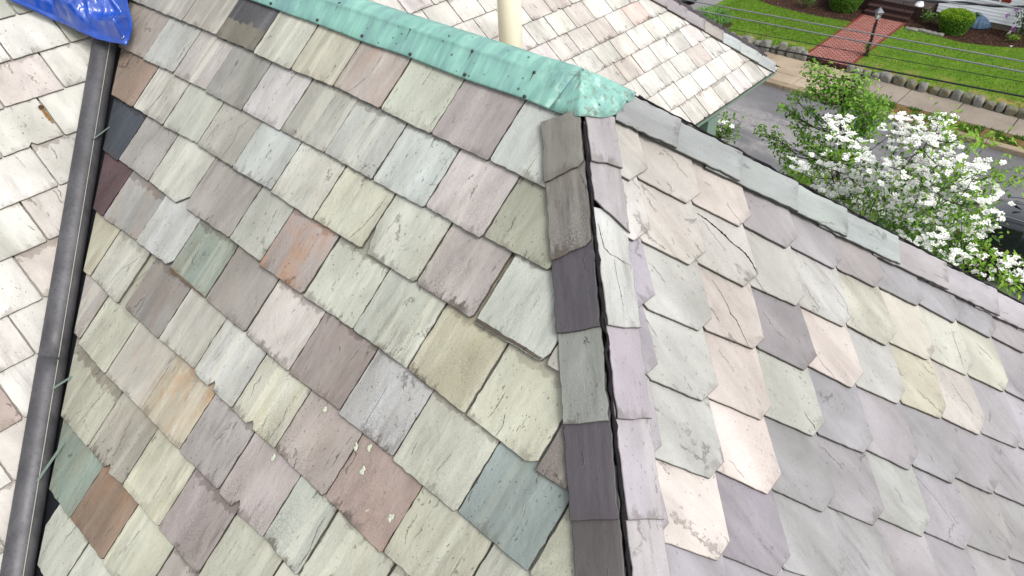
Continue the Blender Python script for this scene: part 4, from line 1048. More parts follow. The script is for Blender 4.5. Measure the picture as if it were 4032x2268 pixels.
def crease(p):
    q = V3((p.x*8.5 + p.y*3, p.y*10.0, p.z*10.0)); h = 0
    for k, (f, a) in enumerate(((.7, .058), (1.5, .020), (3.3, .008), (8.0, .002))):
        h += a*(1 - 2.4*abs(noise.noise(q*f + V3((k*7, 3, 1)))))
    return h
for j in range(NVv+1):
    for i in range(NU+1):
        u, w = i/NU, j/NVv
        top = tl.lerp(rgt[-1], u); lft = bot[0].lerp(tl, w)
        p = bot[i].lerp(top, w) + lft.lerp(rgt[j], u) - (bot[0].lerp(bot[-1], u).lerp(tl.lerp(rgt[-1], u), w))
        e = min(1.0, (NVv*w)/6.0, (NU*(1-u))/6.0)
        s = e*e*(3-2*e)
        p = p + UPV*(crease(p)*(.10 + .9*s) + .045*s)
        if e < .12: p = p + UPV*.004                    # hem
        verts.append(p)
for j in range(NVv):
    for i in range(NU):
        a = j*(NU+1)+i; faces.append((a, a+1, a+NU+2, a+NU+1))
tm = NM('blue_polythene'); tp = tm.objco()
wr = tm.noise(tp, 26, 6, .6, 1.2)
tm.bump(tm.math('ADD', tm.math('MULTIPLY', tm.math('ABSOLUTE', tm.math('SUBTRACT', wr, .5)), 1.6), tm.math('MULTIPLY', tm.noise(tp, 400, 2), .06)), .30, .008)
tarp_m = tm.set(tm.mix(tm.noise(tp, 9, 3), (.002, .030, .22), (.004, .068, .42)), .15, .7)
tm.p.inputs['Coat Weight'].default_value = .5
tm.p.inputs['Coat Roughness'].default_value = .10
to = obj('sheet', verts, faces, tarp_m, tarp, smooth=True)
so = to.modifiers.new('thickness', 'SOLIDIFY'); so.thickness = .0015
gm = noisy('grommet_metal', (190,190,186), .8, .1, 100, .3, .5, .9)
g = V3((-2.208, -.432, -.3)) + UPV*.030
e1 = AX; e2 = side
mb = MB(); vs, fs = [], []
for i in range(18):
    a = i*math.tau/18
    for r, h in ((.0055,.0),(.0065,.003),(.0095,.003),(.0105,.0)):
        vs.append(g + (e1*math.cos(a) + e2*math.sin(a))*r + UPV*h)
for i in range(18):
    for k in range(3): fs.append((i*4+k, i*4+k+1, ((i+1)%18)*4+k+1, ((i+1)%18)*4+k))
mb.add(vs, fs).build('grommet', gm, tarp, smooth=True)
MB().add([g + (e1*math.cos(i*math.tau/12) + e2*math.sin(i*math.tau/12))*.0056 + UPV*.0006 for i in range(12)], [tuple(range(12))]).build('grommet_hole', dark_metal, tarp)

# ------------------------------------------------------------------ street level
GZ, SWZ, LZ = -9.0, -8.87, -8.70
def sheet(name, pts, z, mat, thick=0.0, cuts=0):
    n = len(pts)
    if thick:
        o = MB().add([(x,y,z) for x,y in pts]+[(x,y,z-thick) for x,y in pts], [tuple(range(n)), tuple(range(2*n-1,n-1,-1))]+[(i+n,(i+1)%n+n,(i+1)%n,i) for i in range(n)]).build(name, mat)
    else:
        o = MB().add([(x,y,z) for x,y in pts], [tuple(range(n))]).build(name, mat)
    return tag(o, kind='structure')
# soil and far ground
soil = noisy('garden_soil', (92,78,60), .45, .35, 1.2, .95, .1, 0, .6)
sheet('ground', [(-200,-200),(200,-200),(200,200),(-200,200)], GZ-.03, soil)

asp = NM('asphalt'); ap = asp.pos()
ca = asp.mix(asp.ramp(asp.noise(ap, .8, 4, .6), .35, .65), (.118,.116,.122), (.150,.147,.152))
worn = asp.ramp(asp.noise(asp.vmul(ap, (.35, .9, 0)), 1.0, 5, .65, .8), .42, .52)
yy = asp.n('SeparateXYZ'); asp.put(ap, yy.inputs[0])
lane = asp.math('MULTIPLY', asp.ramp(yy.outputs[1], 15.0, 15.9), asp.ramp(yy.outputs[1], 18.6, 17.6))
wf = asp.math('MULTIPLY', worn, asp.math('MULTIPLY', lane, asp.ramp(yy.outputs[0], -1.5, -5.0)))
grit = asp.noise(asp.vmul(ap, (9, 22, 1)), 1.0, 6, .75)
ca = asp.mix(asp.math('MULTIPLY', wf, asp.ramp(grit, .35, .6)), ca, (.285,.272,.262))
ca = asp.mix(asp.math('MULTIPLY', asp.ramp(asp.noise(ap, 60, 3, .8), .52, .72), .35), ca, (.06,.06,.063))
cr = asp.voro(asp.mix(.5, ap, asp.noise(ap, 2.5, 4, .6, out=1)), .55, 'DISTANCE_TO_EDGE')
ca = asp.mix(asp.math('MULTIPLY', asp.ramp(cr, .02, .005), asp.math('MULTIPLY', asp.ramp(asp.noise(ap, .5, 2), .50, .58), .7)), ca, (.045,.044,.046))
ca = asp.mix(asp.math('MULTIPLY', asp.ramp(yy.outputs[1], 19.35, 19.68), .55), ca, (.055,.05,.047))
asp.bump(asp.noise(ap, 70, 4, .7), .5, .01)
asphalt = asp.set(ca, .85, .25)
sheet('road', [(-90,13.3),(90,13.3),(90,19.68),(-90,19.68)], GZ, asphalt)

def concrete(name, lo, hi, scale=1.0):
    m = NM(name); p = m.pos()
    c = m.mix(m.ramp(m.noise(p, 1.1, 5, .6), .3, .7), lo, hi)
    c = m.mix(m.math('MULTIPLY', m.ramp(m.noise(p, 36, 4, .75), .48, .66), .5), c, tuple(x*.52 for x in lo))
    c = m.mix(m.math('MULTIPLY', m.ramp(m.noise(p, 2.7, 5, .7), .56, .72), .4), c, tuple(x*.55 for x in lo))
    m.bump(m.noise(p, 45, 4), .4, .006)
    return m.set(c, .9, .2)
pave = concrete('aggregate_concrete', lin((176,158,136), .62), lin((206,188,164), .66))
pave2 = concrete('grey_concrete', lin((160,148,134), .60), lin((182,170,156), .62))
kerb_m = concrete('kerb_stone', lin((160,142,118), .55), lin((192,174,148), .62))
mb = MB()
for k in range(-9, 22):                                  # kerb stones, 2 m long
    x0 = -8.9 + k*1.86
    mb.box((x0+.006, 19.68, GZ-.1), (x0+1.854, 19.92, SWZ-.004 + rnd.uniform(-.006,.006)), 0, .018)
tag(mb.build('kerb', kerb_m), kind='structure')
mb = MB()
JX = [-8.36 + 1.495*k for k in range(-8, 20)]
for a, b in zip(JX[:-1], JX[1:]):
    mb.box((a+.012, 20.58, SWZ-.1), (b-.012, 21.93, SWZ + rnd.uniform(-.004,.004)), 0 if a < -5.5 else 1, .008)
    if b < -4.6: mb.box((a+.012, 19.94, SWZ-.1), (b-.012, 20.565, SWZ-.006), 0, .008)
tag(mb.build('sidewalk', [pave, pave2]), kind='structure')
sheet('sidewalk_bed', [(-60,19.93),(60,19.93),(60,21.95),(-60,21.95)], SWZ-.05, soil)

gr = NM('lawn_grass'); gp = gr.pos()
gc = gr.mix(gr.ramp(gr.noise(gp, 2.2, 6, .65), .32, .68), (.055,.135,.010), (.145,.255,.018))
gc = gr.mix(gr.ramp(gr.noise(gr.vmul(gp, (26, 40, 10)), 1.0, 4, .7), .42, .66), gc, (.13,.235,.028))
gc = gr.mix(gr.math('MULTIPLY', gr.ramp(gr.noise(gp, 38, 3, .7), .5, .68), .7), gc, (.026,.078,.006))
gx = gr.n('SeparateXYZ'); gr.put(gp, gx.inputs[0])
dry = gr.math('MULTIPLY', gr.ramp(gx.outputs[1], 23.1, 22.1), gr.ramp(gr.noise(gp, 2.6, 5, .7), .44, .58))
gc = gr.mix(gr.math('MULTIPLY', dry, .8), gc, (.36,.235,.10))
patch = gr.math('MULTIPLY', gr.ramp(gr.noise(gp, 1.3, 6, .75), .54, .70), .55)
gc = gr.mix(patch, gc, (.20,.20,.055))
gr.bump(gr.noise(gr.vmul(gp, (30, 40, 10)), 1.0, 4, .7), 1.0, .04)
grass = gr.set(gc, .9, .1)
mul = NM('bark_mulch'); mp_ = mul.pos()
mv = mul.n('TexVoronoi'); mul.put(mul.vmul(mp_, (1, 1.6, 1)), mv.inputs['Vector']); mv.inputs['Scale'].default_value = 30
ms = mul.n('SeparateColor'); mul.put(mv.outputs['Color'], ms.inputs[0])
mc = mul.mix(ms.outputs[0], (.017,.009,.006), (.060,.030,.021))
mc = mul.mix(mul.ramp(ms.outputs[1], .93, .95), mc, (.20,.12,.075))
mul.bump(mv.outputs['Distance'], .9, .03)
mulch = mul.set(mc, .95, .1)

RB = [(-5.95,26.75),(-5.78,26.51),(-5.4,26.42),(-4.97,26.39),(-4.4,26.25),(-3.82,26.18),(-3.3,26.3),(-2.87,26.46),(-2.4,26.7),(-2.0,26.95),(-1,27.1),(4,27.3)]
LB_ = [(-11.9,26.5),(-11.33,26.06),(-10.7,25.88),(-10.13,25.79),(-9.4,25.72),(-8.77,25.71),(-8.1,25.8),(-7.49,25.89),(-7.36,25.9)]
sheet('lawn', [(-5.98,22.0),(8,22.0),(8,27.3)]+[(x,y) for x,y in RB[::-1]], LZ, grass, .2)
sheet('lawn', [(-12.35,22.0),(-7.40,22.0),(-7.36,25.9)]+LB_[::-1][1:]+[(-12.35,26.5)], LZ, grass, .2)
sheet('mulch_bed', RB+[(4,28.4),(-5.95,28.4)], LZ-.004, mulch, .2)
sheet('mulch_bed', LB_+[(-7.36,28.4),(-12.35,28.4),(-12.35,26.5)], LZ-.004, mulch, .2)

# lawn blades: uncounted, one object
leafm = NM('blade_green'); lcol = leafm.attr('tint'); leafm.put(lcol, leafm.p.inputs['Base Color'])
leaf_blade = leafm.set(None, .75, .2)
def in_poly(x, y, poly):
    c = False
    for i in range(len(poly)):
        (x1,y1),(x2,y2) = poly[i-1], poly[i]
        if (y1 > y) != (y2 > y) and x < (x2-x1)*(y-y1)/(y2-y1)+x1: c = not c
    return c
def grass_blades(name, polys, count, z, h, cols, seed, dens=None):
    r = random.Random(seed); vs, fs, ct = [], [], []
    for poly in polys:
        xs = [p[0] for p in poly]; ys = [p[1] for p in poly]; done = 0; tries = 0
        while done < count and tries < count*6:
            tries += 1
            x, y = r.uniform(min(xs), max(xs)), r.uniform(min(ys), max(ys))
            if not in_poly(x, y, poly): continue
            if dens and r.random() > dens(x, y): continue
            done += 1
            a = r.uniform(0, 6.28); hh = h*r.uniform(.5, 1.3); w = r.uniform(.006, .012)
            dx, dy = math.cos(a), math.sin(a); lean = r.uniform(.1,.7)*hh
            n = len(vs)
            vs += [V3((x-dy*w, y+dx*w, z)), V3((x+dy*w, y-dx*w, z)), V3((x+dx*lean, y+dy*lean, z+hh))]
            fs.append((n, n+1, n+2))
            k = r.choice(cols); b = r.uniform(.75, 1.2); ct += [tuple(q*b for q in k)]*3
    o = obj(name, vs, fs, leaf_blade); point_tint(o.data, ct)
    return tag(o, kind='stuff')
GRC = [(.095,.19,.012), (.125,.23,.016), (.065,.145,.010), (.15,.25,.03)]
right_lawn = [(-5.98,22.0),(3,22.0),(3,27.0)]+[(x,y) for x,y in RB[:-2][::-1]]
left_lawn = [(-12.35,22.0),(-7.40,22.0),(-7.36,25.9)]+LB_[::-1][1:]
tag(grass_blades('lawn_blades', [right_lawn, left_lawn], 16000, LZ, .05, GRC, 5, lambda x, y: 1 if y > 23 else (.25+.75*(noise.noise(V3((x*2,y*2,0))) > -.05))), 'short bright green grass of the front lawns', 'grass')
verge = [(-4.2,19.95),(8,19.95),(8,20.57),(-4.2,20.57)]
verge_m = noisy('verge_earth', (150,120,84), .5, .3, 3, .95, .1, 0, .5)
sheet('verge', verge, SWZ-.012, verge_m)
tag(grass_blades('verge_blades', [verge], 9000, SWZ-.01, .085, [(.05,.14,.012), (.07,.18,.016), (.035,.10,.01), (.10,.2,.02)], 6, lambda x, y: 1.0 if noise.noise(V3((x*2.1, y*2.6, 3))) > -.02 else .06), 'dark tufty grass between kerb and sidewalk', 'grass')
near_m = noisy('near_verge', (116,112,52), .5, .45, 2.5, .95, .1, 0, .6)
sheet('near_verge', [(-60,9.0),(60,9.0),(60,13.15),(-60,13.15)], GZ+.08, near_m, .3)
tag(grass_blades('near_verge_blades', [[(-1.5,10.5),(3,10.5),(3,13.1),(-1.5,13.1)]], 7000, GZ+.08, .10, [(.12,.22,.02),(.2,.2,.03),(.08,.17,.015)], 8, lambda x, y: 1.0 if noise.noise(V3((x*1.7, y*2.0, 8))) > -.1 else .15), 'patchy grass beside the parked dark car', 'grass')
drive_m = concrete('driveway_asphalt', (.20,.195,.19), (.26,.25,.245))
sheet('driveway', [(-16.5,22.0),(-12.4,22.0),(-12.4,40),(-16.5,40)], LZ-.03, drive_m)

# brick path
bk = NM('brick_path'); bp = bk.pos()
bt = bk.n('TexBrick'); bk.put(bk.vmul(bp, (1,1,0)), bt.inputs['Vector'])
bt.inputs['Scale'].default_value = 1.0; bt.inputs['Brick Width'].default_value = .2; bt.inputs['Row Height'].default_value = .098
bt.inputs['Mortar Size'].default_value = .017; bt.inputs['Mortar Smooth'].default_value = .2; bt.inputs['Bias'].default_value = -.1
bt.inputs['Color1'].default_value = (*lin((208,142,130), .64), 1); bt.inputs['Color2'].default_value = (*lin((190,120,108), .62), 1); bt.inputs['Mortar'].default_value = (*lin((60,36,36), .35), 1)
bc = bk.mix(bk.math('MULTIPLY', bk.ramp(bk.noise(bp, 2.2, 5, .65), .5, .72), .5), bt.outputs[0], lin((120,84,80), .55))
bc = bk.mix(bk.math('MULTIPLY', bk.ramp(bk.noise(bp, 30, 3, .7), .5, .7), .35), bc, lin((206,140,126), .6))
bk.bump(bk.math('SUBTRACT', 1.0, bt.outputs['Fac']), .6, .008)
brick = bk.set(bc, .85, .2)
path_o = sheet('brick_path', [(-7.38,21.95),(-5.97,21.95),(-5.97,26.9),(-7.38,26.9)], LZ+.006, brick, .2)
edge_m = noisy('brick_edging', (150,74,66), .5, .3, 14, .9, .15, 0, .4)
mb = MB()
for xk in (-7.43, -5.92):
    for q in range(24):
        mb.box((xk-.04, 22.05+q*.203, LZ-.1), (xk+.04, 22.05+q*.203+.193, LZ+.022+rnd.uniform(-.006,.006)), 0, .008)
tag(mb.build('path_edging', edge_m), kind='structure')

# ------------------------------------------------------------------ border stones
stone_ms = []
for nm, lo, hi, moss in (('grey_stone', (116,116,110), (172,170,164), .15), ('mossy_stone', (104,103,90), (156,152,132), .6), ('pale_stone', (120,120,112), (170,168,158), .1)):
    m = NM(nm); p = m.objco()
    c = m.mix(m.ramp(m.noise(p, 7, 5, .7), .3, .7), lin(lo, .6), lin(hi, .62))
    c = m.mix(m.math('MULTIPLY', m.ramp(m.noise(p, 5, 4, .6), .52, .66), moss), c, lin((122,112,44), .55))
    c = m.mix(m.math('MULTIPLY', m.ramp(m.noise(p, 16, 4, .7), .6, .7), .5), c, lin((186,186,178), .65))
    m.bump(m.noise(p, 14, 5, .7), .7, .03)
    stone_ms.append(m.set(c, .95, .15))
def ico(sub=3):
    import bmesh
    bm = bmesh.new(); bmesh.ops.create_icosphere(bm, subdivisions=sub, radius=1)
    bm.verts.ensure_lookup_table()
    r = ([v.co.copy() for v in bm.verts], [tuple(v.index for v in f.verts) for f in bm.faces]); bm.free(); return r
ICO3 = ico(3); ICO2 = ico(2)
def stone(x, y, z, sx, sy, sz, mat, label, seed, group='rough stones edging the front lawns', rz=0.0, name='border_stone', cat='stone'):
    vs = []
    for q in ICO3[0]:
        n1 = noise.noise(q*1.2 + V3((seed*3.7, 0, 0)))*.38 + noise.noise(q*2.7 + V3((0, seed, 0)))*.18
        r = 1 + n1
        p = V3((q.x*r, q.y*r, q.z*r))
        p = V3((max(-.72, min(.72, p.x))*1.15, max(-.72, min(.72, p.y))*1.15, max(-.78, min(.80, p.z + p.x*.25*math.sin(seed)))*1.15))   # blocky facets
        c, s_ = math.cos(rz), math.sin(rz)
        vs.append((x + (p.x*c-p.y*s_)*sx, y + (p.x*s_+p.y*c)*sy, z + p.z*sz))
    return tag(obj(name, vs, ICO3[1], mat, smooth=True, origin=(x,y,z)), label, cat, group)
STL = [(-10.55,.15,.20,0,'low grey'),(-10.2,.17,.22,0,'dark grey'),(-9.86,.15,.18,0,'squat grey'),(-9.52,.20,.24,2,'pale broad'),(-9.14,.13,.17,0,'small grey'),(-8.84,.18,.25,0,'tall-backed grey'),(-8.52,.09,.15,0,'narrow dark'),(-8.24,.155,.30,2,'pale upright pointed'),(-7.9,.16,.24,0,'hunched grey'),(-7.62,.15,.26,2,'pale slanting'),(-7.44,.10,.22,0,'last upright grey')]
for k, (x, w, h, mi, ad) in enumerate(STL):
    stone(x, 21.98 + rnd.uniform(-.02,.03), SWZ+h*.55, w*1.12, .15, h*.95, stone_ms[mi], '%s border stone left of the brick path, %s' % (ad, ['furthest from the path','second from the far end','third from the far end','fourth from the far end','fifth from the far end','sixth from the far end','beside the pale pointed stone','taller than its neighbours','between two pale stones','second from the path','right at the path corner'][k]), k+1, rz=rnd.uniform(-.3,.3))
STR = [(-5.85,.12,.22,2),(-5.6,.15,.17,0),(-5.32,.13,.16,0),(-5.02,.13,.15,0),(-4.72,.22,.22,0),(-4.3,.20,.24,1),(-3.92,.17,.19,1),(-3.60,.14,.23,0),(-3.26,.15,.16,1),(-2.96,.17,.21,1),(-2.62,.16,.25,0),(-2.32,.17,.23,1),(-2.02,.15,.24,0),(-1.70,.17,.17,1),(-1.43,.11,.22,0),(-1.15,.18,.18,1),(-.84,.15,.20,1),(-.55,.15,.22,0),(-.22,.18,.22,1),(.12,.17,.2,0),(.45,.17,.22,1),(.8,.17,.2,0)]
RL = ['pale slanting stone at the right corner of the brick path','grey stone just right of the path corner','small grey stone behind the green tree','low grey stone at the edge of the tree crown','broad grey stone with white lichen near the tree','rounded stone with a yellow mossy face, right of the broad grey one','low mossy stone before an upright grey one','upright dark stone with a rounded head','low dark stone between the upright stone and a yellow one','bright yellow-mossed stone in the row','big leaning grey stone mid row','mossy block beside the big leaning stone','square dark stone after a gap in the row','low mossy stone past the square one','small pointed stone with a white cap','long low mossy stone near the right end','rough mossy stone, fourth from the right edge','grey upright stone, third from the right edge','wide mossy stone second from the right edge','dark stone at the right edge of the photo','stone beyond the right edge','last stone beyond the right edge']
for k, (x, w, h, mi) in enumerate(STR):
    y = 21.95 - max(0, (x+5))*.02 + rnd.uniform(-.03,.03)
    stone(x, y, SWZ+h*.42, w*1.05, .15, h*.82, stone_ms[mi], RL[k], k+31, rz=rnd.uniform(-.3,.3))
flat_m = stone_ms[2]
for k, (x, y, w) in enumerate([(-5.52,26.36,.27),(-5.16,26.44,.2),(-4.97,26.42,.13),(-4.78,26.40,.15),(-4.58,26.42,.13)]):
    stone(x, y, LZ+.03, w, .13, .05, flat_m, ['long flat pale stone beside the brick path','second flat stone from the path, squarish','small flat stone in the middle of the bed edge','fourth flat stone along the mulch edge','last flat stone nearest the round bush'][k], k+70, 'flat stones along the mulch bed', 0, 'stepping_stone')

# ------------------------------------------------------------------ foliage
lf = NM('leaf_green'); lf.put(lf.attr('tint'), lf.p.inputs['Base Color'])
tr = lf.n('BsdfTranslucent'); lf.put(lf.attr('tint'), tr.inputs[0])
mx = lf.n('MixShader'); mx.inputs[0].default_value = .28
lf.set(None, .55, .3)
lf.t.links.new(lf.p.outputs[0], mx.inputs[1]); lf.t.links.new(tr.outputs[0], mx.inputs[2]); lf.t.links.new(mx.outputs[0], lf.out.inputs[0])
leaf_m = lf.m
bark = noisy('bark', (86,76,66), .45, .35, 30, .95, .1, 0, .5)
class Leaves:
    def __init__(s): s.v, s.f, s.c = [], [], []
    def leaf(s, p, d, nrm, L, W, col):
        """A folded leaf: two halves meeting at the midrib, drooping towards the tip."""
        p, d = V3(p), V3(d).normalized(); sd = d.cross(V3(nrm)); sd = sd.normalized() if sd.length > 1e-4 else V3((1,0,0)); nn = sd.cross(d).normalized()
        n = len(s.v)
        s.v += [p, p+d*L*.45+sd*W*.5+nn*W*.15, p+d*L-nn*L*.12, p+d*L*.45-sd*W*.5+nn*W*.15, p+d*L*.5]
        s.f += [(n, n+4, n+1), (n+1, n+4, n+2), (n, n+3, n+4), (n+3, n+2, n+4)]
        s.c += [col]*5
    def quad(s, p, nrm, r, col, rot=0.0, k=4):
        nrm = V3(nrm).normalized(); a = nrm.orthogonal().normalized(); b = nrm.cross(a)
        n = len(s.v)
        for j in range(k):
            t = rot + j*math.tau/k; s.v.append(V3(p) + (a*math.cos(t)+b*math.sin(t))*r)
        s.f.append(tuple(range(n, n+k))); s.c += [col]*k
    def build(s, name, parent, mat=None, **kw):
        o = obj(name, s.v, s.f, mat or leaf_m, parent, **kw); point_tint(o.data, s.c); return o
def rdir(r): 
    while True:
        v = V3((r.uniform(-1,1), r.uniform(-1,1), r.uniform(-1,1)))
        if .05 < v.length < 1: return v.normalized()
def vary(c, r, lo=.8, hi=1.2): k = r.uniform(lo, hi); return (c[0]*k*r.uniform(.92,1.08), c[1]*k, c[2]*k)
def limb(mb, a, b, r0, r1, r, wob=.08, k=7):
    a, b = V3(a), V3(b); L = (b-a).length; pts, rad = [], []
    off = r.uniform(0, 99)
    for q in range(k+1):
        t = q/k; w = math.sin(t*math.pi)
        pts.append(a.lerp(b, t) + V3((noise.noise(V3((t*2.2+off,0,0))), noise.noise(V3((0,t*2.2+off,0))), .5*noise.noise(V3((0,0,t*2+off)))-.35*0))*wob*L*w + V3((0,0,-.10*L*w)) )
        rad.append(r0 + (r1-r0)*t)
    mb.tube(pts, rad, 6); return pts

# --- young street tree with drooping limbs
R = random.Random(21)
t1 = thing('street_tree', (-2.15,12.0,GROUND), 'slender young green-leaved tree by the near kerb, left of the white flowering tree', 'tree')
mb = MB()
trunk = [V3(p) for p in [(-2.15,12,-9.0),(-2.22,12,-8.5),(-2.36,12,-7.75),(-2.46,12.0,-7.2),(-2.58,12,-6.6),(-2.72,12,-6.0),(-2.82,12.0,-5.4),(-2.88,12,-4.9)]]
mb.tube(trunk, [.075,.06,.052,.045,.036,.026,.018,.010], 9)
lv = Leaves()
TG = [(.085,.21,.022), (.13,.29,.028), (.19,.37,.042), (.055,.15,.018), (.27,.44,.06)]
for (x, y, z, r_) in TREE_CLUMPS:
    c = V3((x,y,z)); base = min(trunk[2:], key=lambda p: (p-c).length + abs(p.z-(c.z-.35))*.8)
    pts = limb(mb, base, c, .012, .004, R, .10)
    n = int(112*(r_/.22)**1.35)
    for q in range(n):
        if R.random() < .25: p0 = pts[R.randrange(4, 8)] + rdir(R)*r_*.5
        else: p0 = c + rdir(R)*r_*(R.random()**.45)*1.2
        hgt = (p0.z - (c.z - r_))/(2*r_)
        col = R.choice(TG[:3] if hgt < .5 else [TG[0], TG[1], TG[2], TG[2], TG[4]])
        d = V3((R.uniform(-1,1), R.uniform(-1,1), R.uniform(-.9,.15)))
        lv.leaf(p0, d, V3((R.uniform(-.5,.5), R.uniform(-.5,.5), 1)), R.uniform(.07,.115), R.uniform(.042,.062), vary(col, R))
    for q in range(2): limb(mb, pts[R.randrange(3,7)], c + rdir(R)*r_, .006, .003, R, .1, 4)
mb.build('trunk', bark, t1)
lv.build('crown', t1)

# --- white flowering tree
bloom = NM('white_bract'); bloom.put(bloom.attr('tint'), bloom.p.inputs['Base Color'])
tr2 = bloom.n('BsdfTranslucent'); bloom.put(bloom.attr('tint'), tr2.inputs[0])
mx2 = bloom.n('MixShader'); mx2.inputs[0].default_value = .12; bloom.set(None, .6, .2)
bloom.t.links.new(bloom.p.outputs[0], mx2.inputs[1]); bloom.t.links.new(tr2.outputs[0], mx2.inputs[2]); bloom.t.links.new(mx2.outputs[0], bloom.out.inputs[0])
def blossom(lv, p, R, s=1.0):
    """Four notched white bracts round a small green-brown button, facing roughly upwards."""
    nrm = V3((R.uniform(-.45,.45), R.uniform(-.6,.3), 1)).normalized(); a = nrm.orthogonal().normalized(); b = nrm.cross(a)
    ph = R.uniform(0, 1.57); r0 = R.uniform(.042, .058)*s
    wc = R.choice([(.90,.90,.87), (.92,.92,.90), (.86,.87,.80), (.88,.89,.85)])
    for k in range(4):
        t = ph + k*math.pi/2; d = a*math.cos(t)+b*math.sin(t); e = nrm.cross(d); cup = nrm*r0*R.uniform(.02,.3)
        n = len(lv.v)
        lv.v += [V3(p)+d*r0*.08, V3(p)+d*r0*.6+e*r0*.42+cup*.5, V3(p)+d*r0*1.0+e*r0*.16+cup, V3(p)+d*r0*.9+cup*.9, V3(p)+d*r0*1.0-e*r0*.16+cup, V3(p)+d*r0*.6-e*r0*.42+cup*.5]
        lv.f.append(tuple(range(n, n+6))); lv.c += [wc]*6
    lv.quad(V3(p)+nrm*.005, nrm, r0*.17, (.16,.17,.06), 0, 6)
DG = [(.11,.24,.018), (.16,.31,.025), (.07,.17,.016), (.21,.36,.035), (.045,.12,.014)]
def flowering(name, root, fork, spots, leaves, label, R, per=(7,11), spread=.125):
    t = thing(name, root, label, 'tree', 'white flowering trees')
    mb, fl, lv = MB(), Leaves(), Leaves()
    root, fork = V3(root), V3(fork)
    mb.tube([root, root.lerp(fork,.5)+V3((.06,.03,0)), fork], [.10,.075,.06], 10)
    mains = []
    for k in range(7):
        a = k*math.tau/7 + R.uniform(-.3,.3); e = fork + V3((math.cos(a)*.8, math.sin(a)*.55, R.uniform(.5,1.0)))
        mains.append(limb(mb, fork, e, .035, .016, R, .1))
    nodes = [p for m_ in mains for p in m_[2:]]
    for q, s in enumerate(spots):
        c = V3(s[:3])
        b = min(nodes, key=lambda p: (p-c).length + max(0, p.z-c.z)*1.5)
        pts = limb(mb, b, c - V3((0,0,.04)), .008, .003, R, .09, 6)
        if q % 3 == 0: nodes += pts[2:5]
        kind = s[3] if len(s) > 3 else 1
        if kind:
            for k in range(R.randint(*per)):                # flat-topped heads of small flowers
                hc = c + V3((R.gauss(0, spread), R.gauss(0, spread), R.gauss(.02, spread*.30)))
                for w in range(R.randint(4, 7)):
                    a, d = R.uniform(0, 6.28), R.uniform(0, .050)
                    blossom(fl, hc + V3((math.cos(a)*d, math.sin(a)*d, .016*(1-d/.05)+R.uniform(-.006,.006))), R, .74)
        for k in range(26 if kind else 12):
            off = V3((R.gauss(0, spread*1.25), R.gauss(0, spread*1.25), R.gauss(-.07 if kind else 0, .06)))
            lv.leaf(c+off, V3((R.uniform(-1,1), R.uniform(-1,1), R.uniform(-.8,.1))), (R.uniform(-.4,.4), R.uniform(-.4,.4), 1), R.uniform(.07,.11), R.uniform(.035,.05), vary(R.choice(DG), R))
    for s in leaves:
        c = V3(s); b = min(nodes, key=lambda p: (p-c).length)
        limb(mb, b, c, .009, .003, R, .09, 6)
        for k in range(40):
            off = V3((R.gauss(0,.15), R.gauss(0,.15), R.gauss(0,.06)))
            lv.leaf(c+off, V3((R.uniform(-1,1), R.uniform(-1,1), R.uniform(-.9,0))), (R.uniform(-.4,.4), R.uniform(-.4,.4), 1), R.uniform(.08,.12), R.uniform(.035,.052), vary(R.choice(DG[1:4:2]+[DG[1]]), R))
    return t, mb, fl, lv
t2, mb, fl, lv = flowering('flowering_tree', (-.35,9.2,GROUND), (-.35,9.2,-7.0), BLOOM_SPOTS, LEAF_SPOTS, 'broad tree covered in white four-petalled blossom, in front of the dark car', random.Random(33))
RR = random.Random(9)
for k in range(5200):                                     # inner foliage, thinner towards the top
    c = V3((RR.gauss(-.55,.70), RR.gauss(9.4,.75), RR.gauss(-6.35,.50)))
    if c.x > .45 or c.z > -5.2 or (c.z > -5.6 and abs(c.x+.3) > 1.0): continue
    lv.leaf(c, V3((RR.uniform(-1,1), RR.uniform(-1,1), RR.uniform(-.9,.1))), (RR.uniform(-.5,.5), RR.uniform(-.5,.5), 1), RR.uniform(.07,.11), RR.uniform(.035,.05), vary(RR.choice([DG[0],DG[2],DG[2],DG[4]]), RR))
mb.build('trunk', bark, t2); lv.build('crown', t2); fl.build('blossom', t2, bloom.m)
t3, mb, fl, lv = flowering('flowering_tree', (-4.5,8.3,GROUND), (-4.4,8.3,-7.2), SPRIG, [(-4.9,8.2,-5.9), (-4.6,7.8,-6.1), (-4.2,8.0,-6.3), (-4.0,8.2,-6.5)], 'sprig of white blossom and leaves just below the green eave', random.Random(35), (1,2), .05)
mb.build('trunk', bark, t3); lv.build('crown', t3); fl.build('blossom', t3, bloom.m)

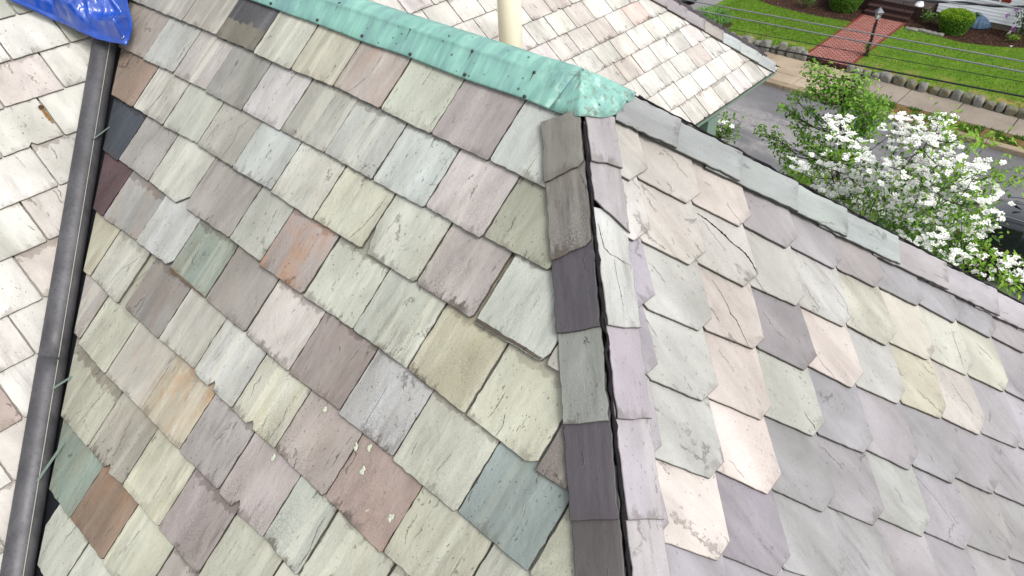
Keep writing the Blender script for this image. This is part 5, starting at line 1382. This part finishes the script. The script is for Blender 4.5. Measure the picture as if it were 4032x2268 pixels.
# --- clipped bushes, ornamental grass, shrubs
def clipped_bush(c, rtop, rbot, h, label, seed, cols):
    R = random.Random(seed); c = V3(c)
    t = thing('clipped_bush', c, label, 'bush', 'round clipped bushes in the mulch beds')
    lv = Leaves()
    def rad(z):
        k = z/h
        return (rbot + (rtop-rbot)*min(1, k*1.5)) if k < .72 else rtop*math.sqrt(max(0, 1-((k-.72)/.40)**2))
    core = MB()
    core.lathe(c, [(rad(h*q/8)*.86+.01, h*q/8*.94+.01) for q in range(9)], 20)
    core.build('stem', noisy('bush_core', (30,44,14), .5, .4, 20, .95, .1), t)
    for q in range(9000):
        if R.random() < .48:
            rr = rtop*math.sqrt(R.random()); a = R.uniform(0, 6.28)
            z = h*(.72+.28*math.sqrt(max(0, 1-(rr/rtop)**2))) if rr < rtop*.97 else h*.74
            p = c + V3((math.cos(a)*rr, math.sin(a)*rr, z + R.gauss(0,.016))); nrm = V3((0,0,1)); kk = 1
        else:
            z = h*R.uniform(.02,.80); a = R.uniform(0, 6.28); rr = rad(z)*R.uniform(.93,1.04)
            p = c + V3((math.cos(a)*rr, math.sin(a)*rr, z)); nrm = V3((math.cos(a), math.sin(a), .3)); kk = 0
        lump = noise.noise(p*7)
        col = cols[1] if kk and lump > -.12 else (cols[2] if kk else R.choice([cols[0], cols[2]]))
        lv.leaf(p, rdir(R) + nrm*.7, nrm + rdir(R)*.6, R.uniform(.035,.06), R.uniform(.022,.035), vary(col, R, .75, 1.25))
    lv.build('foliage', t)
clipped_bush((-4.38,27.02,LZ), .56, .36, .70, 'round clipped bush with a lime green top, right of the wooden steps', 51, [(.045,.11,.008), (.21,.34,.012), (.10,.22,.010)])
clipped_bush((-8.25,27.0,LZ), .62, .42, .72, 'clipped bush left of the brick path at the top edge', 52, [(.05,.12,.010), (.17,.31,.014), (.09,.20,.010)])

def grass_clump(c, r_, h, label, seed):
    R = random.Random(seed); c = V3(c); t = thing('ornamental_grass', c, label, 'grass clump')
    vs, fs, ct = [], [], []
    for q in range(1500):
        a = R.uniform(0, 6.28); rr = r_*.72*math.sqrt(R.random())
        b = c + V3((math.cos(a)*rr, math.sin(a)*rr*.85, 0)); d = V3((math.cos(a)+R.uniform(-.6,.6), math.sin(a)+R.uniform(-.6,.6), 0)).normalized()
        H = h*R.uniform(.6,1.15); out = H*R.uniform(.3,.9); sd = V3((-d.y, d.x, 0))*R.uniform(.008,.014)
        col = vary(R.choice([(.14,.30,.06), (.09,.22,.035), (.22,.38,.11), (.06,.16,.02)]), R)
        pts = [b, b+d*out*.25+V3((0,0,H*.62)), b+d*out*.65+V3((0,0,H*.85)), b+d*out+V3((0,0,H*.66))]
        n = len(vs)
        for k, p in enumerate(pts): vs += [p-sd*(1-k*.28), p+sd*(1-k*.28)]; ct += [col]*2
        for k in range(3): fs.append((n+k*2, n+k*2+1, n+k*2+3, n+k*2+2))
    o = obj('blades', vs, fs, leaf_m, t); point_tint(o.data, ct)
    MB().lathe(c, [(r_*.95, -.02), (r_*.85, .03), (r_*.3, .06)], 18).build('soil', soil, t)
grass_clump((-11.42,22.75,LZ), .82, .45, 'big clump of arching ornamental grass beside the driveway', 61)

def shrub(name, c, r_, h, cols, n, label, seed, L=.11, bl=None, stems=5, low=.15):
    R = random.Random(seed); c = V3(c); t = thing(name, c, label, 'shrub'); mb, lv = MB(), Leaves()
    for q in range(stems):
        e = c + V3((R.uniform(-1,1)*r_*.7, R.uniform(-1,1)*r_*.5, h*R.uniform(.6,.95)))
        limb(mb, c, e, .018, .006, R, .12)
        for w in range(n//stems):
            p = e + V3((R.gauss(0, r_*.36), R.gauss(0, r_*.33), R.gauss(-h*.1, h*.22)))
            if p.z < c.z + h*low: continue
            lv.leaf(p, V3((R.uniform(-1,1), R.uniform(-1,1), R.uniform(-.5,.4))), (R.uniform(-.4,.4), R.uniform(-.4,.4), 1), L*R.uniform(.7,1.2), L*.36, vary(R.choice(cols), R))
    mb.build('stem', bark, t); lv.build('foliage', t)
    if bl:
        fl = Leaves()
        for p in bl:
            for k in range(26):
                d = rdir(R); fl.leaf(V3(p)+d*.03, d, rdir(R), .06, .045, vary((.42,.13,.50), R))
        fl.build('flower', t, bloom.m)
shrub('rhododendron', (-2.45,27.65,LZ), .42, 1.15, [(.05,.12,.03), (.08,.17,.05), (.035,.09,.02)], 520, 'leggy dark shrub with purple flowers at the right edge', 71, .13, [(-2.82,27.5,-7.78), (-3.0,27.5,-7.98), (-2.68,27.5,-8.38), (-2.5,27.5,-7.6)], 6, .2)
shrub('low_shrub', (-5.17,27.25,LZ), .30, .42, [(.10,.20,.03), (.14,.25,.05), (.06,.13,.02)], 260, 'small loose shrub between the wooden steps and the round bush', 72, .10)
shrub('low_shrub', (-2.55,27.25,LZ), .22, .26, [(.20,.32,.03), (.14,.27,.03)], 150, 'small yellow-green plant beside the downpipe', 73, .08)
shrub('low_shrub', (-9.45,26.3,LZ), .32, .5, [(.05,.13,.02), (.08,.2,.02)], 240, 'small green shrub at the top edge in the left mulch bed', 74, .09)
shrub('low_shrub', (-3.95,28.0,LZ+.25), .14, .25, [(.07,.13,.05), (.05,.10,.03)], 60, 'little grey-green plant above the blue window well cover', 75, .09)
shrub('low_shrub', (-5.83,23.05,LZ), .16, .5, [(.045,.11,.012), (.07,.16,.015)], 300, 'dark green plant at the foot of the lamp post', 76, .05, None, 7, 0)
tag(obj('litter', [(-2.52,26.75,LZ+.004),(-2.44,26.72,LZ+.03),(-2.40,26.80,LZ+.035),(-2.47,26.84,LZ+.006),(-2.43,26.70,LZ+.004)], [(0,1,2,3),(1,4,2)], noisy('white_paper', (235,235,235), .75, .05, 10, .8)), 'scrap of white litter on the mulch', 'litter')

# ------------------------------------------------------------------ lamp post
black = noisy('black_iron', (46,38,40), .5, .25, 20, .5, .4)
lampg = noisy('lamp_grey', (118,122,128), .6, .15, 20, .5, .4, .3)
lp_ = thing('lamp_post', (-5.84,23.14,LZ), 'black garden lamp post with a grey lantern beside the brick path', 'lamp post')
c = V3((-5.84,23.14,LZ))
MB().lathe(c, [(.06,-.1),(.06,.06),(.036,.09),(.036,.62),(.042,.64),(.036,.66),(.034,1.16),(.05,1.19),(.03,1.21)], 12).build('post', black, lp_)
mb = MB()
for q in range(5):                                        # vine twisting round the post
    pts = [c + V3((math.cos(t*9+q)*.052, math.sin(t*9+q)*.052, .05 + t*1.05)) for t in [k/24 for k in range(25)]]
    mb.tube(pts, .007, 5)
mb.build('vine', noisy('dry_vine', (78,52,48), .5, .3, 40, .9), lp_)
lant = MB()
for sx in (-1,1):
    for sy in (-1,1):
        lant.tube([c+V3((sx*.052, sy*.052, 1.22)), c+V3((sx*.085, sy*.085, 1.42))], .007, 5)
lant.box((c.x-.06,c.y-.06,c.z+1.205), (c.x+.06,c.y+.06,c.z+1.225))
lo = lant.build('lantern_frame', lampg, lp_)
gl = NM('lantern_glass'); glm = gl.set((.75,.77,.76), .25, .5); gl.p.inputs['Transmission Weight'].default_value = .8; gl.p.inputs['IOR'].default_value = 1.1
MB().lathe(c, [(.068,1.226),(.108,1.418)], 4).build('lantern_glass', glm, lp_)
MB().lathe(c, [(.15,1.42),(.155,1.435),(.065,1.53),(.06,1.545),(.035,1.56),(.012,1.575),(.010,1.60)], 4).build('lantern_roof', lampg, lp_)
MB().lathe(c, [(.012,1.23),(.03,1.27),(.034,1.30),(.02,1.34)], 10).build('bulb', noisy('white_bulb', (240,236,226), .75, .02, 5, .3), lp_, smooth=True)

# ------------------------------------------------------------------ overhead wires
wire_m = noisy('black_cable', (58,58,62), .5, .2, 4, .35, .6, .3)
bare_m = noisy('bright_cable', (178,180,184), .62, .15, 3, .3, .6, .5)
WIRES = [((-5.83,11,-3.78),(-.18,11,-3.57),.012,bare_m,'upper of the two thick pale cables crossing the lawn'),
         ((-5.99,11,-3.94),(-.12,11,-3.72),.013,bare_m,'lower of the two thick pale cables crossing the lawn'),
         ((-4.57,11,-4.32),(.01,11,-4.07),.015,wire_m,'thick black cable lowest of the overhead wires'),
         ((-4.97,11,-4.13),(-.07,11,-3.86),.006,wire_m,'thin dark wire between the pale and black cables'),
         ((-1.79,11,-2.99),(-.46,11,-2.84),.013,bare_m,'twisted black and silver service cable at the top right')]
for k, (a, b, r_, m_, lab) in enumerate(WIRES):
    a, b = V3(a), V3(b); d = b-a
    pts = []
    for q in range(61):
        t = -2 + q*5/60
        sag = (t-.5)**2*.012*d.length/5
        pts.append(a + d*t + V3((0,0,sag)))
    if k == 4:
        w = MB(); w2 = MB()
        for ph, mbx in ((0, w), (math.pi, w2)):
            pp = []
            for q in range(400):
                t = -2 + q*5/399; p = a+d*t; an = t*d.length*8 + ph
                pp.append(p + V3((0, math.cos(an)*.014, math.sin(an)*.014)))
            mbx.tube(pp, r_, 6)
        t_ = thing('overhead_wire', a, lab, 'wire', 'overhead wires above the street')
        w.build('silver_strand', bare_m, t_, smooth=True); w2.build('black_strand', wire_m, t_, smooth=True)
    else:
        mb = MB(); mb.tube(pts, r_, 8)
        tag(mb.build('overhead_wire', m_, smooth=True, origin=a), lab, 'wire', 'overhead wires above the street')

# ------------------------------------------------------------------ house across the street
h2 = thing('clapboard_house', (-4,28.2,LZ), 'white clapboard house with a brown wooden porch across the street', 'house')
white = noisy('white_siding', (240,243,247), .92, .05, 2, .6, .3)
brown = noisy('brown_porch_paint', (84,60,56), .45, .2, 8, .6, .3, 0, .2)
found = concrete('foundation_concrete', lin((140,128,112), .5), lin((166,154,136), .55))
YW = 28.17
mb = MB()
for k in range(44):                                        # overlapping boards, each leaning out at its foot
    z = -8.49 + k*.112
    mb.add([(-5.33,YW-.022,z),(9,YW-.022,z),(9,YW-.004,z+.118),(-5.33,YW-.004,z+.118),(-5.33,YW+.02,z),(9,YW+.02,z)], [(0,1,2,3),(0,4,5,1)])
mb.box((-5.33,YW,-8.5),(9,YW+6,-3.5))
mb.build('siding', white, h2)
MB().box((-5.3,YW+.03,LZ-.3),(9,YW+5.9,-8.5)).build('foundation', found, h2)
mb = MB()
mb.box((-10.5,27.42,-8.29),(-5.42,28.16,-8.25)); mb.box((-5.47,27.47,LZ),(-5.43,28.16,-8.29)); mb.box((-10.5,27.46,LZ),(-7.4,27.50,-8.29)); mb.box((-5.95,27.46,LZ),(-5.43,27.50,-8.29))
for k in range(6): mb.box((-10.5,27.425+k*.12,-8.2499),(-5.42,27.425+k*.12+.113,-8.244))
mb.box((-10.5,28.16,-8.29),(-5.34,30,-8.244))
mb.build('porch_deck', brown, h2)
mb = MB()
for y0, z0, z1 in ((26.9,LZ-.1,-8.55), (27.15,-8.55,-8.40)):
    mb.box((-7.42,y0+.02,z0),(-5.9,y0+.26,z1-.03)); mb.box((-7.46,y0-.02,z1-.03),(-5.86,y0+.27,z1))
mb.box((-7.42,27.44,-8.40),(-5.9,27.455,-8.29))
mb.build('porch_step', brown, h2)
MB().lathe((-5.83,27.62,-8.244), [(.15,0),(.15,.04),(.125,.06),(.13,.08),(.105,.11),(.10,.14),(.095,2.2)], 20).build('porch_column', white, h2, smooth=False)
mb = MB(); mb.tube([(-6.35,27.5,-8.24),(-6.2,27.2,-7.5)], .012, 6); mb.tube([(-6.1,26.95,-8.55),(-6.1,26.95,-7.7)], .012, 6)
mb.build('handrail', black, h2)
mb = MB(); mb.box((-4.35,YW-.035,-7.82),(-3.47,YW-.023,-6.3))
wf = mb.build('window', noisy('grey_screen', (150,158,160), .55, .1, 4, .4), h2)
mb = MB(); mb.box((-4.42,YW-.05,-7.86),(-3.45,YW-.024,-7.80)); mb.box((-3.50,YW-.05,-7.80),(-3.455,YW-.024,-6.3)); mb.box((-4.42,YW-.05,-7.80),(-4.375,YW-.024,-6.3))
mb.build('window_frame', white, wf)
MB().box((-3.44,YW-.06,-7.77),(-3.16,YW-.024,-6.3)).build('shutter', noisy('red_shutter', (150,52,38), .55, .15, 8, .6), h2)
mb = MB(); mb.tube([(-2.72,28.08,-5.5),(-2.75,28.08,-8.0),(-2.79,28.06,-8.56)], .038, 10); mb.build('downpipe', white, h2)
MB().tube([(-2.785,28.06,-8.53),(-2.80,28.05,-8.60)], .042, 10).build('pipe_joint', black, h2)
MB().tube([(-2.80,28.05,-8.60),(-2.81,28.0,-8.66),(-2.84,27.88,-8.69)], [.036,.036,.03], 10).build('pipe_elbow', noisy('grey_white_plastic', (206,200,192), .65, .1, 20, .6), h2)
wc = NM('blue_plastic'); wq = wc.objco()
wcm = wc.set(wc.mix(wc.noise(wq, 6, 3), lin((92,130,176), .55), lin((150,182,214), .6)), .25, .5); wc.p.inputs['Transmission Weight'].default_value = .45; wc.p.inputs['IOR'].default_value = 1.2
well = thing('window_well_cover', (-3.9,28.0,LZ), 'ribbed translucent blue cover over a cellar window', 'window well cover')
vs, fs = [], []
NW = 40
for i in range(NW+1):
    a = math.pi*i/NW; rib = 1 + .05*math.cos(i*math.pi/2.5)
    for k in range(7):
        e = k/6*math.pi/2
        vs.append(V3((-3.93 - math.cos(a)*.46*rib*math.cos(e*.55), YW-.04 - math.sin(a)*.42*rib*math.cos(e), LZ + .03 + .36*math.sin(e)*(.55+.45*math.sin(a)))))
for i in range(NW):
    for k in range(6): fs.append((i*7+k, (i+1)*7+k, (i+1)*7+k+1, i*7+k+1))
obj('cover', vs, fs, wcm, well, smooth=True)

# ------------------------------------------------------------------ parked cars
paint = NM('black_car_paint'); paint_m = paint.set((.012,.014,.018), .18, .6); paint.p.inputs['Coat Weight'].default_value = .8
glassm = NM('tinted_glass'); glass_m = glassm.set((.008,.010,.010), .05, .8)
rubber = noisy('tyre_rubber', (30,30,31), .5, .2, 30, .9, .2)
alloy = noisy('alloy_wheel', (170,172,176), .6, .1, 10, .3, .5, .8)
red_l = noisy('red_lens', (170,20,18), .5, .1, 10, .2, .6)
chrome = noisy('chrome_trim', (190,194,198), .7, .05, 10, .15, .6, .9)
plastic = noisy('black_plastic', (34,34,36), .5, .15, 20, .7, .3)
def suv(loc, rot, label, L=3.85, Wd=1.56, H=1.42):
    """Rear at local x=0, nose at x=L; left side y=+W/2."""
    M = Matrix.Translation(V3(loc)) @ Matrix.Rotation(rot, 4, 'Z')
    X = lambda p: M @ V3(p)
    t = thing('parked_car', loc, label, 'car', 'dark parked cars')
    hw = Wd/2
    # stations: x, sill z, bumper/bottom, belt z, half width at belt, roof z, half width at roof
    st = [(0.00,.34,.74,.84,.90,.60),(.06,.24,.80,.90,1.00,.68),(.22,.22,.84,.96,1.22,.66),(.48,.22,.86,.985,1.36,.655),(1.0,.22,.87,1.0,H,.655),(1.8,.22,.87,1.0,H,.66),(2.25,.22,.86,1.0,1.34,.65),(2.75,.22,.84,.985,.965,.72),(3.2,.23,.80,.96,.91,.72),(3.6,.26,.72,.92,.82,.70),(3.82,.30,.60,.84,.70,.62),(L,.36,.54,.76,.62,.55)]
    vs, fs = [], []; NP = 12
    for x, sz, bz, wk, rz, rw in st:
        w = hw*wk
        half = [(w*.93, sz), (w*.995, sz+.12), (w, sz+(bz-sz)*.6), (w*.985, bz), (hw*rw*1.02 + (w-hw*rw)*.35, bz+(rz-bz)*.62), (hw*rw*.92, rz-.03), (hw*rw*.6, rz)]
        ring = [(x, y, z) for y, z in half] + [(x, -y, z) for y, z in half[::-1]]
        vs += ring
    n = 14
    for i in range(len(st)-1):
        for j in range(n-1): fs.append((i*n+j, i*n+j+1, (i+1)*n+j+1, (i+1)*n+j))
    fs.append(tuple(range(n))); fs.append(tuple(range((len(st)-1)*n+n-1, (len(st)-1)*n-1, -1)))
    body = obj('body', [X(p) for p in vs], fs, paint_m, t, smooth=True)
    sb = body.modifiers.new('subdivision', 'SUBSURF'); sb.levels = 2; sb.render_levels = 2
    for sgn in (1, -1):
        for (x0, x1, x2, x3) in ((.50,1.08,1.10,.66), (1.14,1.78,1.78,1.14), (1.84,2.62,2.25,1.84)):
            z0, z1 = .90, 1.28
            yb, yt = hw*.985, hw*.745
            q = [(x0,yb,z0),(x1,yb,z0),(x2,yt,z1),(x3,yt,z1)]
            MB().add([X((a,sgn*(b+.012),c)) for a,b,c in q]+[X((a,sgn*(b-.03),c)) for a,b,c in q], [(0,1,2,3),(4,7,6,5),(0,4,5,1),(1,5,6,2),(2,6,7,3),(3,7,4,0)]).build('side_window', glass_m, t)
        MB().add([X(p) for p in [(.45,sgn*(hw+.002),.885),(2.75,sgn*(hw+.002),.862),(2.75,sgn*(hw+.006),.878),(.45,sgn*(hw+.006),.90)]], [(0,1,2,3)]).build('belt_trim', chrome, t)
        for hx in (.86, 1.70):
            MB().box((0,0,0),(0,0,0)) if False else None
            m2 = MB(); m2.tube([X((hx,sgn*(hw+.004),.78)), X((hx+.04,sgn*(hw+.028),.785)), X((hx+.14,sgn*(hw+.028),.785)), X((hx+.18,sgn*(hw+.004),.78))], .011, 6); m2.build('door_handle', chrome, t, smooth=True)
        MB().add([X(p) for p in [(.0,sgn*hw*.50,.80),(.0,sgn*hw*.84,.79),(.13,sgn*(hw*.93),.80),(.13,sgn*(hw*.93),.90),(.04,sgn*hw*.82,.92),(.03,sgn*hw*.5,.92)]], [(0,1,4,5),(1,2,3,4)]).build('tail_light', red_l, t)
        for wx in (.72, 3.02):
            wv = MB(); prof = [(.20,-.10),(.285,-.095),(.30,-.06),(.30,.06),(.285,.095),(.20,.10)]
            vs2, fs2 = [], []
            for r_, yy_ in prof:
                for j in range(28):
                    a = j*math.tau/28; vs2.append(X((wx+math.cos(a)*r_, sgn*(hw-.09)+yy_, .30+math.sin(a)*r_)))
            for i in range(5):
                for j in range(28): fs2.append((i*28+j, i*28+(j+1)%28, (i+1)*28+(j+1)%28, (i+1)*28+j))
            wo = obj('wheel', vs2, fs2, rubber, t, smooth=True)
            rm = MB(); yo = sgn*(hw-.09)+sgn*.088
            for k in range(10):
                a = k*math.tau/10; da = .13
                rm.add([X((wx+math.cos(a-da)*.05, yo, .30+math.sin(a-da)*.05)), X((wx+math.cos(a+da)*.05, yo, .30+math.sin(a+da)*.05)), X((wx+math.cos(a+da*.7)*.2, yo+sgn*.006, .30+math.sin(a+da*.7)*.2)), X((wx+math.cos(a-da*.7)*.2, yo+sgn*.006, .30+math.sin(a-da*.7)*.2))], [(0,1,2,3)])
            ringv = []; 
            for j in range(28):
                a = j*math.tau/28; ringv += [X((wx+math.cos(a)*.185, yo+sgn*.004, .30+math.sin(a)*.185)), X((wx+math.cos(a)*.21, yo+sgn*.008, .30+math.sin(a)*.21))]
            rm.add(ringv, [(2*j, 2*j+1, (2*j+3)%56, (2*j+2)%56) for j in range(28)])
            rm.build('rim', alloy, wo)
            dk = MB(); dk.add([X((wx+math.cos(j*math.tau/24)*.2, yo-sgn*.01, .30+math.sin(j*math.tau/24)*.2)) for j in range(24)], [tuple(range(24))]); dk.build('brake_disc', plastic, wo)
            ar = MB(); av = []
            for j in range(17):
                a = math.pi*j/16; av += [X((wx+math.cos(a)*.33, sgn*(hw+.006), .30+math.sin(a)*.33)), X((wx+math.cos(a)*.385, sgn*(hw+.004), .30+math.sin(a)*.385)), X((wx+math.cos(a)*.33, sgn*(hw-.2), .30+math.sin(a)*.33))]
            ar.add(av, [(3*j,3*j+1,3*j+4,3*j+3) for j in range(16)]+[(3*j,3*j+3,3*j+5,3*j+2) for j in range(16)]).build('wheel_arch', plastic, t)
        rl = MB(); rl.tube([X((.55,sgn*hw*.60,1.375)), X((.7,sgn*hw*.60,1.43)), X((1.75,sgn*hw*.60,1.455)), X((1.95,sgn*hw*.60,1.40))], .014, 6); rl.build('roof_rail', chrome, t, smooth=True)
    MB().add([X(p) for p in [(.085,-hw*.58,.93),(.085,hw*.58,.93),(.40,hw*.54,1.30),(.40,-hw*.54,1.30)]], [(0,1,2,3)]).build('rear_window', glass_m, t)
    MB().add([X(p) for p in [(.72,0,1.43),(.86,-.018,1.425),(.86,.018,1.425),(.70,0,1.50)]], [(0,1,3),(0,3,2),(1,2,3)]).build('aerial_fin', plastic, t)
    bp_ = MB(); bp_.box((-.02,-hw*.8,.30),(.05,hw*.8,.46), 0, .015); bp_.v = [X(p) for p in bp_.v]; bp_.build('bumper', plastic, t)
    return t
suv((-.33,14.27,GROUND), 0.0, 'dark parked car half hidden behind the white blossom at the right edge')
suv((-13.87,23.50,LZ-.03), math.pi/2, 'dark car in the driveway at the top edge with one rear wheel showing')
